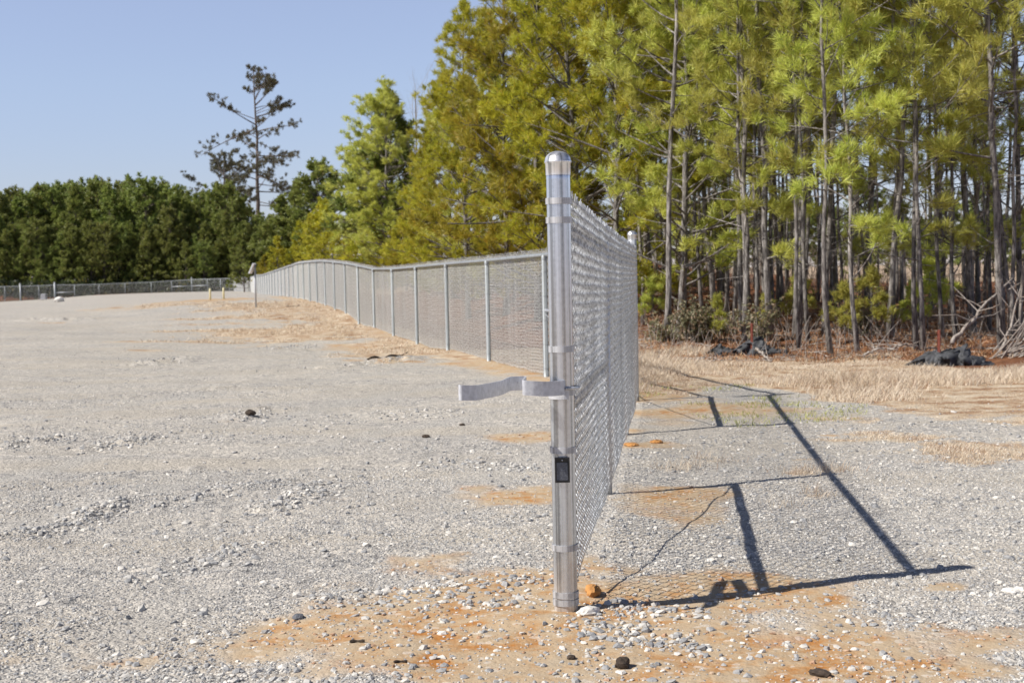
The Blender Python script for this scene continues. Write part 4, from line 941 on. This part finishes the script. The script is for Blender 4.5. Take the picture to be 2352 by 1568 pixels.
X, Y = field(15000, 12, 17, .05, .25, lambda x, y: (fbm(x*1.5, y*1.5, 3, 95) > .6)*(rng.uniform(0, 1, len(x)) < .4)*(x > xf(y)+.1)); blades(X, Y, rng.uniform(.02, .05, len(X)), 'greengrass', 'green_grass', 'short green grass sprouting at the edge of the dry verge', .004, .8)
def t_left(x, y):
    d, g, w = zones(x, y); return (rng.uniform(0, 1, len(x)) < sst(.35, .8, g)*.7*sst(.35,.6,fbm(x*1.1, y*.6, 3, 97)))*(x < xf(y)-.1)
X, Y = field(130000, 20, 80, -.26, .02, t_left, 1.2); blades(X, Y, rng.uniform(.02, .09, len(X)), 'grass', 'dry_grass', 'dead grass patches on the rough ground at the foot of the long fence', .004, 1.4)
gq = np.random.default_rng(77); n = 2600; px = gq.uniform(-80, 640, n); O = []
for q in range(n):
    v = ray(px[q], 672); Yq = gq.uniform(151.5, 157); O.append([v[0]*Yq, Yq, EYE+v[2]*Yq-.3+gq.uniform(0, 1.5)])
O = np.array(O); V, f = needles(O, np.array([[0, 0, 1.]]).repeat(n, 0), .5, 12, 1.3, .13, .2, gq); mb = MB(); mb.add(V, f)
tag(mb.build('scrub', leafmat('scrub_leaves_painted_shade', (.02, .028, .01), (.035, .05, .015), (.06, .075, .025), .1)), 'scrub right behind the far fence, shade put into its leaf colour', None, kind='stuff')  # understory shade is painted into the leaf colour; the scrub itself stands in sun
# weeds in the gravel
X = []; Y = []
for px, py, n, sp in [(1850,1083,260,.10),(1925,1078,200,.07),(1620,1052,80,.06),(1560,1078,160,.09),(1590,1068,60,.05),(1880,1135,120,.08),(1800,1165,60,.07),(1670,1060,60,.06)]:
    P = ground(px, py); X.append(rng.normal(P[0], sp, n)); Y.append(rng.normal(P[1], sp, n))
X = np.concatenate(X); Y = np.concatenate(Y); blades(X, Y, .015+.09*rng.uniform(0, 1, len(X))**2, 'grass', 'dry_weeds', 'dry weed tufts growing out of the gravel in the fence shadow', .0022, 1.4)
# underbrush between the trunks
def sticks(n, d0, d1, h0, h1, name, label, mat, r=.006, a0=.07, a1=.42):
    x, y = field(n, d0, d1, a0, a1, lambda x, y: x > xf(y)+1.5, .6); mb = MB(); z = ter(x, y); K = len(x)
    t = np.linspace(0, 1, 5)[None, :, None]; h = rng.uniform(h0, h1, K); e = np.stack([rng.normal(0, .4, K)*h, rng.normal(0, .4, K)*h, h], 1); c = rng.normal(0, .18, (K, 3))*h[:, None]
    Pm = np.stack([x, y, z-.03], 1)[:, None]+t*e[:, None]+t*(1-t)*c[:, None]
    for k in range(K): mb.tube(Pm[k], r*(1-.6*t[0, :, 0])*rng.uniform(.6, 1.5), 3, False)
    tag(mb.build(name, M[mat]), label, None, kind='stuff')
sticks(1100, 32, 58, .4, 1.5, 'underbrush', 'brown leafless underbrush between the pine trunks', 'brush', .009)
sticks(500, 20.5, 27, .2, .7, 'undergrowth', 'thin bare stems and seedlings along the wood edge', 'twig', .004)
x, y = field(5200, 20.5, 34, .05, .42, lambda x, y: x > xf(y)+1.5, .8)
mb = MB(); a = rng.uniform(0, 6.28, len(x)); L = rng.uniform(.1, .5, len(x)); z = ter(x, y)
for k in range(0, len(x), 4):
    dx, dy = math.cos(a[k])*L[k], math.sin(a[k])*L[k]; mb.tube([(x[k], y[k], z[k]+.02), (x[k]+dx, y[k]+dy, float(ter(x[k]+dx, y[k]+dy))+.04)], .008, 4, False)
tag(mb.build('fallen_twigs', M['twig']), 'grey twigs littering the pine straw floor', None, kind='stuff')
# straw and low needle litter giving the floor its rough relief
O = np.stack([x, y, z], 1); V, f = needles(np.repeat(O, 4, 0)+rng.normal(0, .25, (len(x)*4, 3))*[1, 1, 0], np.array([[0, 0, 1.]]).repeat(len(x)*4, 0), .12, 5, 1.6, .012, .3)
V[:, 2] = np.maximum(V[:, 2], ter(V[:, 0], V[:, 1])); M['straw'] = leafmat('pine_straw', (.14, .055, .025), (.26, .11, .05), (.38, .21, .11), .15, (.45, .34, .22), .85)
mb = MB(); mb.add(V, f); tag(mb.build('pine_straw', M['straw']), 'rust-coloured pine straw carpeting the wood floor', None, kind='stuff')

# ------------------------------------------------------------------ camera, light
cam = bpy.data.cameras.new('camera'); co = bpy.data.objects.new('camera', cam); COL.objects.link(co)
cam.sensor_width = 36; cam.lens = 36*F/2352; cam.clip_start = .05; cam.clip_end = 12000
R = Matrix((tuple(rt), tuple(up), tuple(-fwd))).transposed().to_4x4(); co.matrix_world = Matrix.Translation(CP)@R
cam.dof.use_dof = True; cam.dof.focus_distance = 5.75; cam.dof.aperture_fstop = 7.5
S.camera = co
EL = math.radians(43.2); ld = np.array([1.836, .681]); ld /= np.linalg.norm(ld)
sun = bpy.data.lights.new('sun', 'SUN'); so = bpy.data.objects.new('sun', sun); COL.objects.link(so)
sun.energy = 5.0; sun.angle = math.radians(.53); sun.color = (1, .95, .87)
dv = Vector((ld[0]*math.cos(EL), ld[1]*math.cos(EL), -math.sin(EL))); so.rotation_euler = dv.to_track_quat('-Z', 'Y').to_euler()
W = bpy.data.worlds.new('World'); S.world = W; W.use_nodes = True; nt = W.node_tree; bg = nt.nodes['Background']
sk = nt.nodes.new('ShaderNodeTexSky'); sk.sky_type = 'NISHITA'; sk.sun_disc = False; sk.sun_elevation = EL
sk.sun_rotation = math.atan2(-ld[0], -ld[1]); sk.air_density = 1.0; sk.dust_density = .15; sk.ozone_density = 3.0; sk.altitude = 100
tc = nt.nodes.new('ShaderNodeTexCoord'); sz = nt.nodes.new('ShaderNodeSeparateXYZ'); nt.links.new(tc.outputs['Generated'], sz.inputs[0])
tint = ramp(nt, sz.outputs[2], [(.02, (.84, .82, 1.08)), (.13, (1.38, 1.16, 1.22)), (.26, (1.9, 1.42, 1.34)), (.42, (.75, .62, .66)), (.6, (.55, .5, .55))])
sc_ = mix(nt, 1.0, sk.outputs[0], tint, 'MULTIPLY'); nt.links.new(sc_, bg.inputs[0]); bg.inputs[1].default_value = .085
vs = S.view_settings; vs.view_transform = 'Standard'; vs.look = 'None'; vs.exposure = 0.36; vs.gamma = 1
print('objects', len(bpy.data.objects))
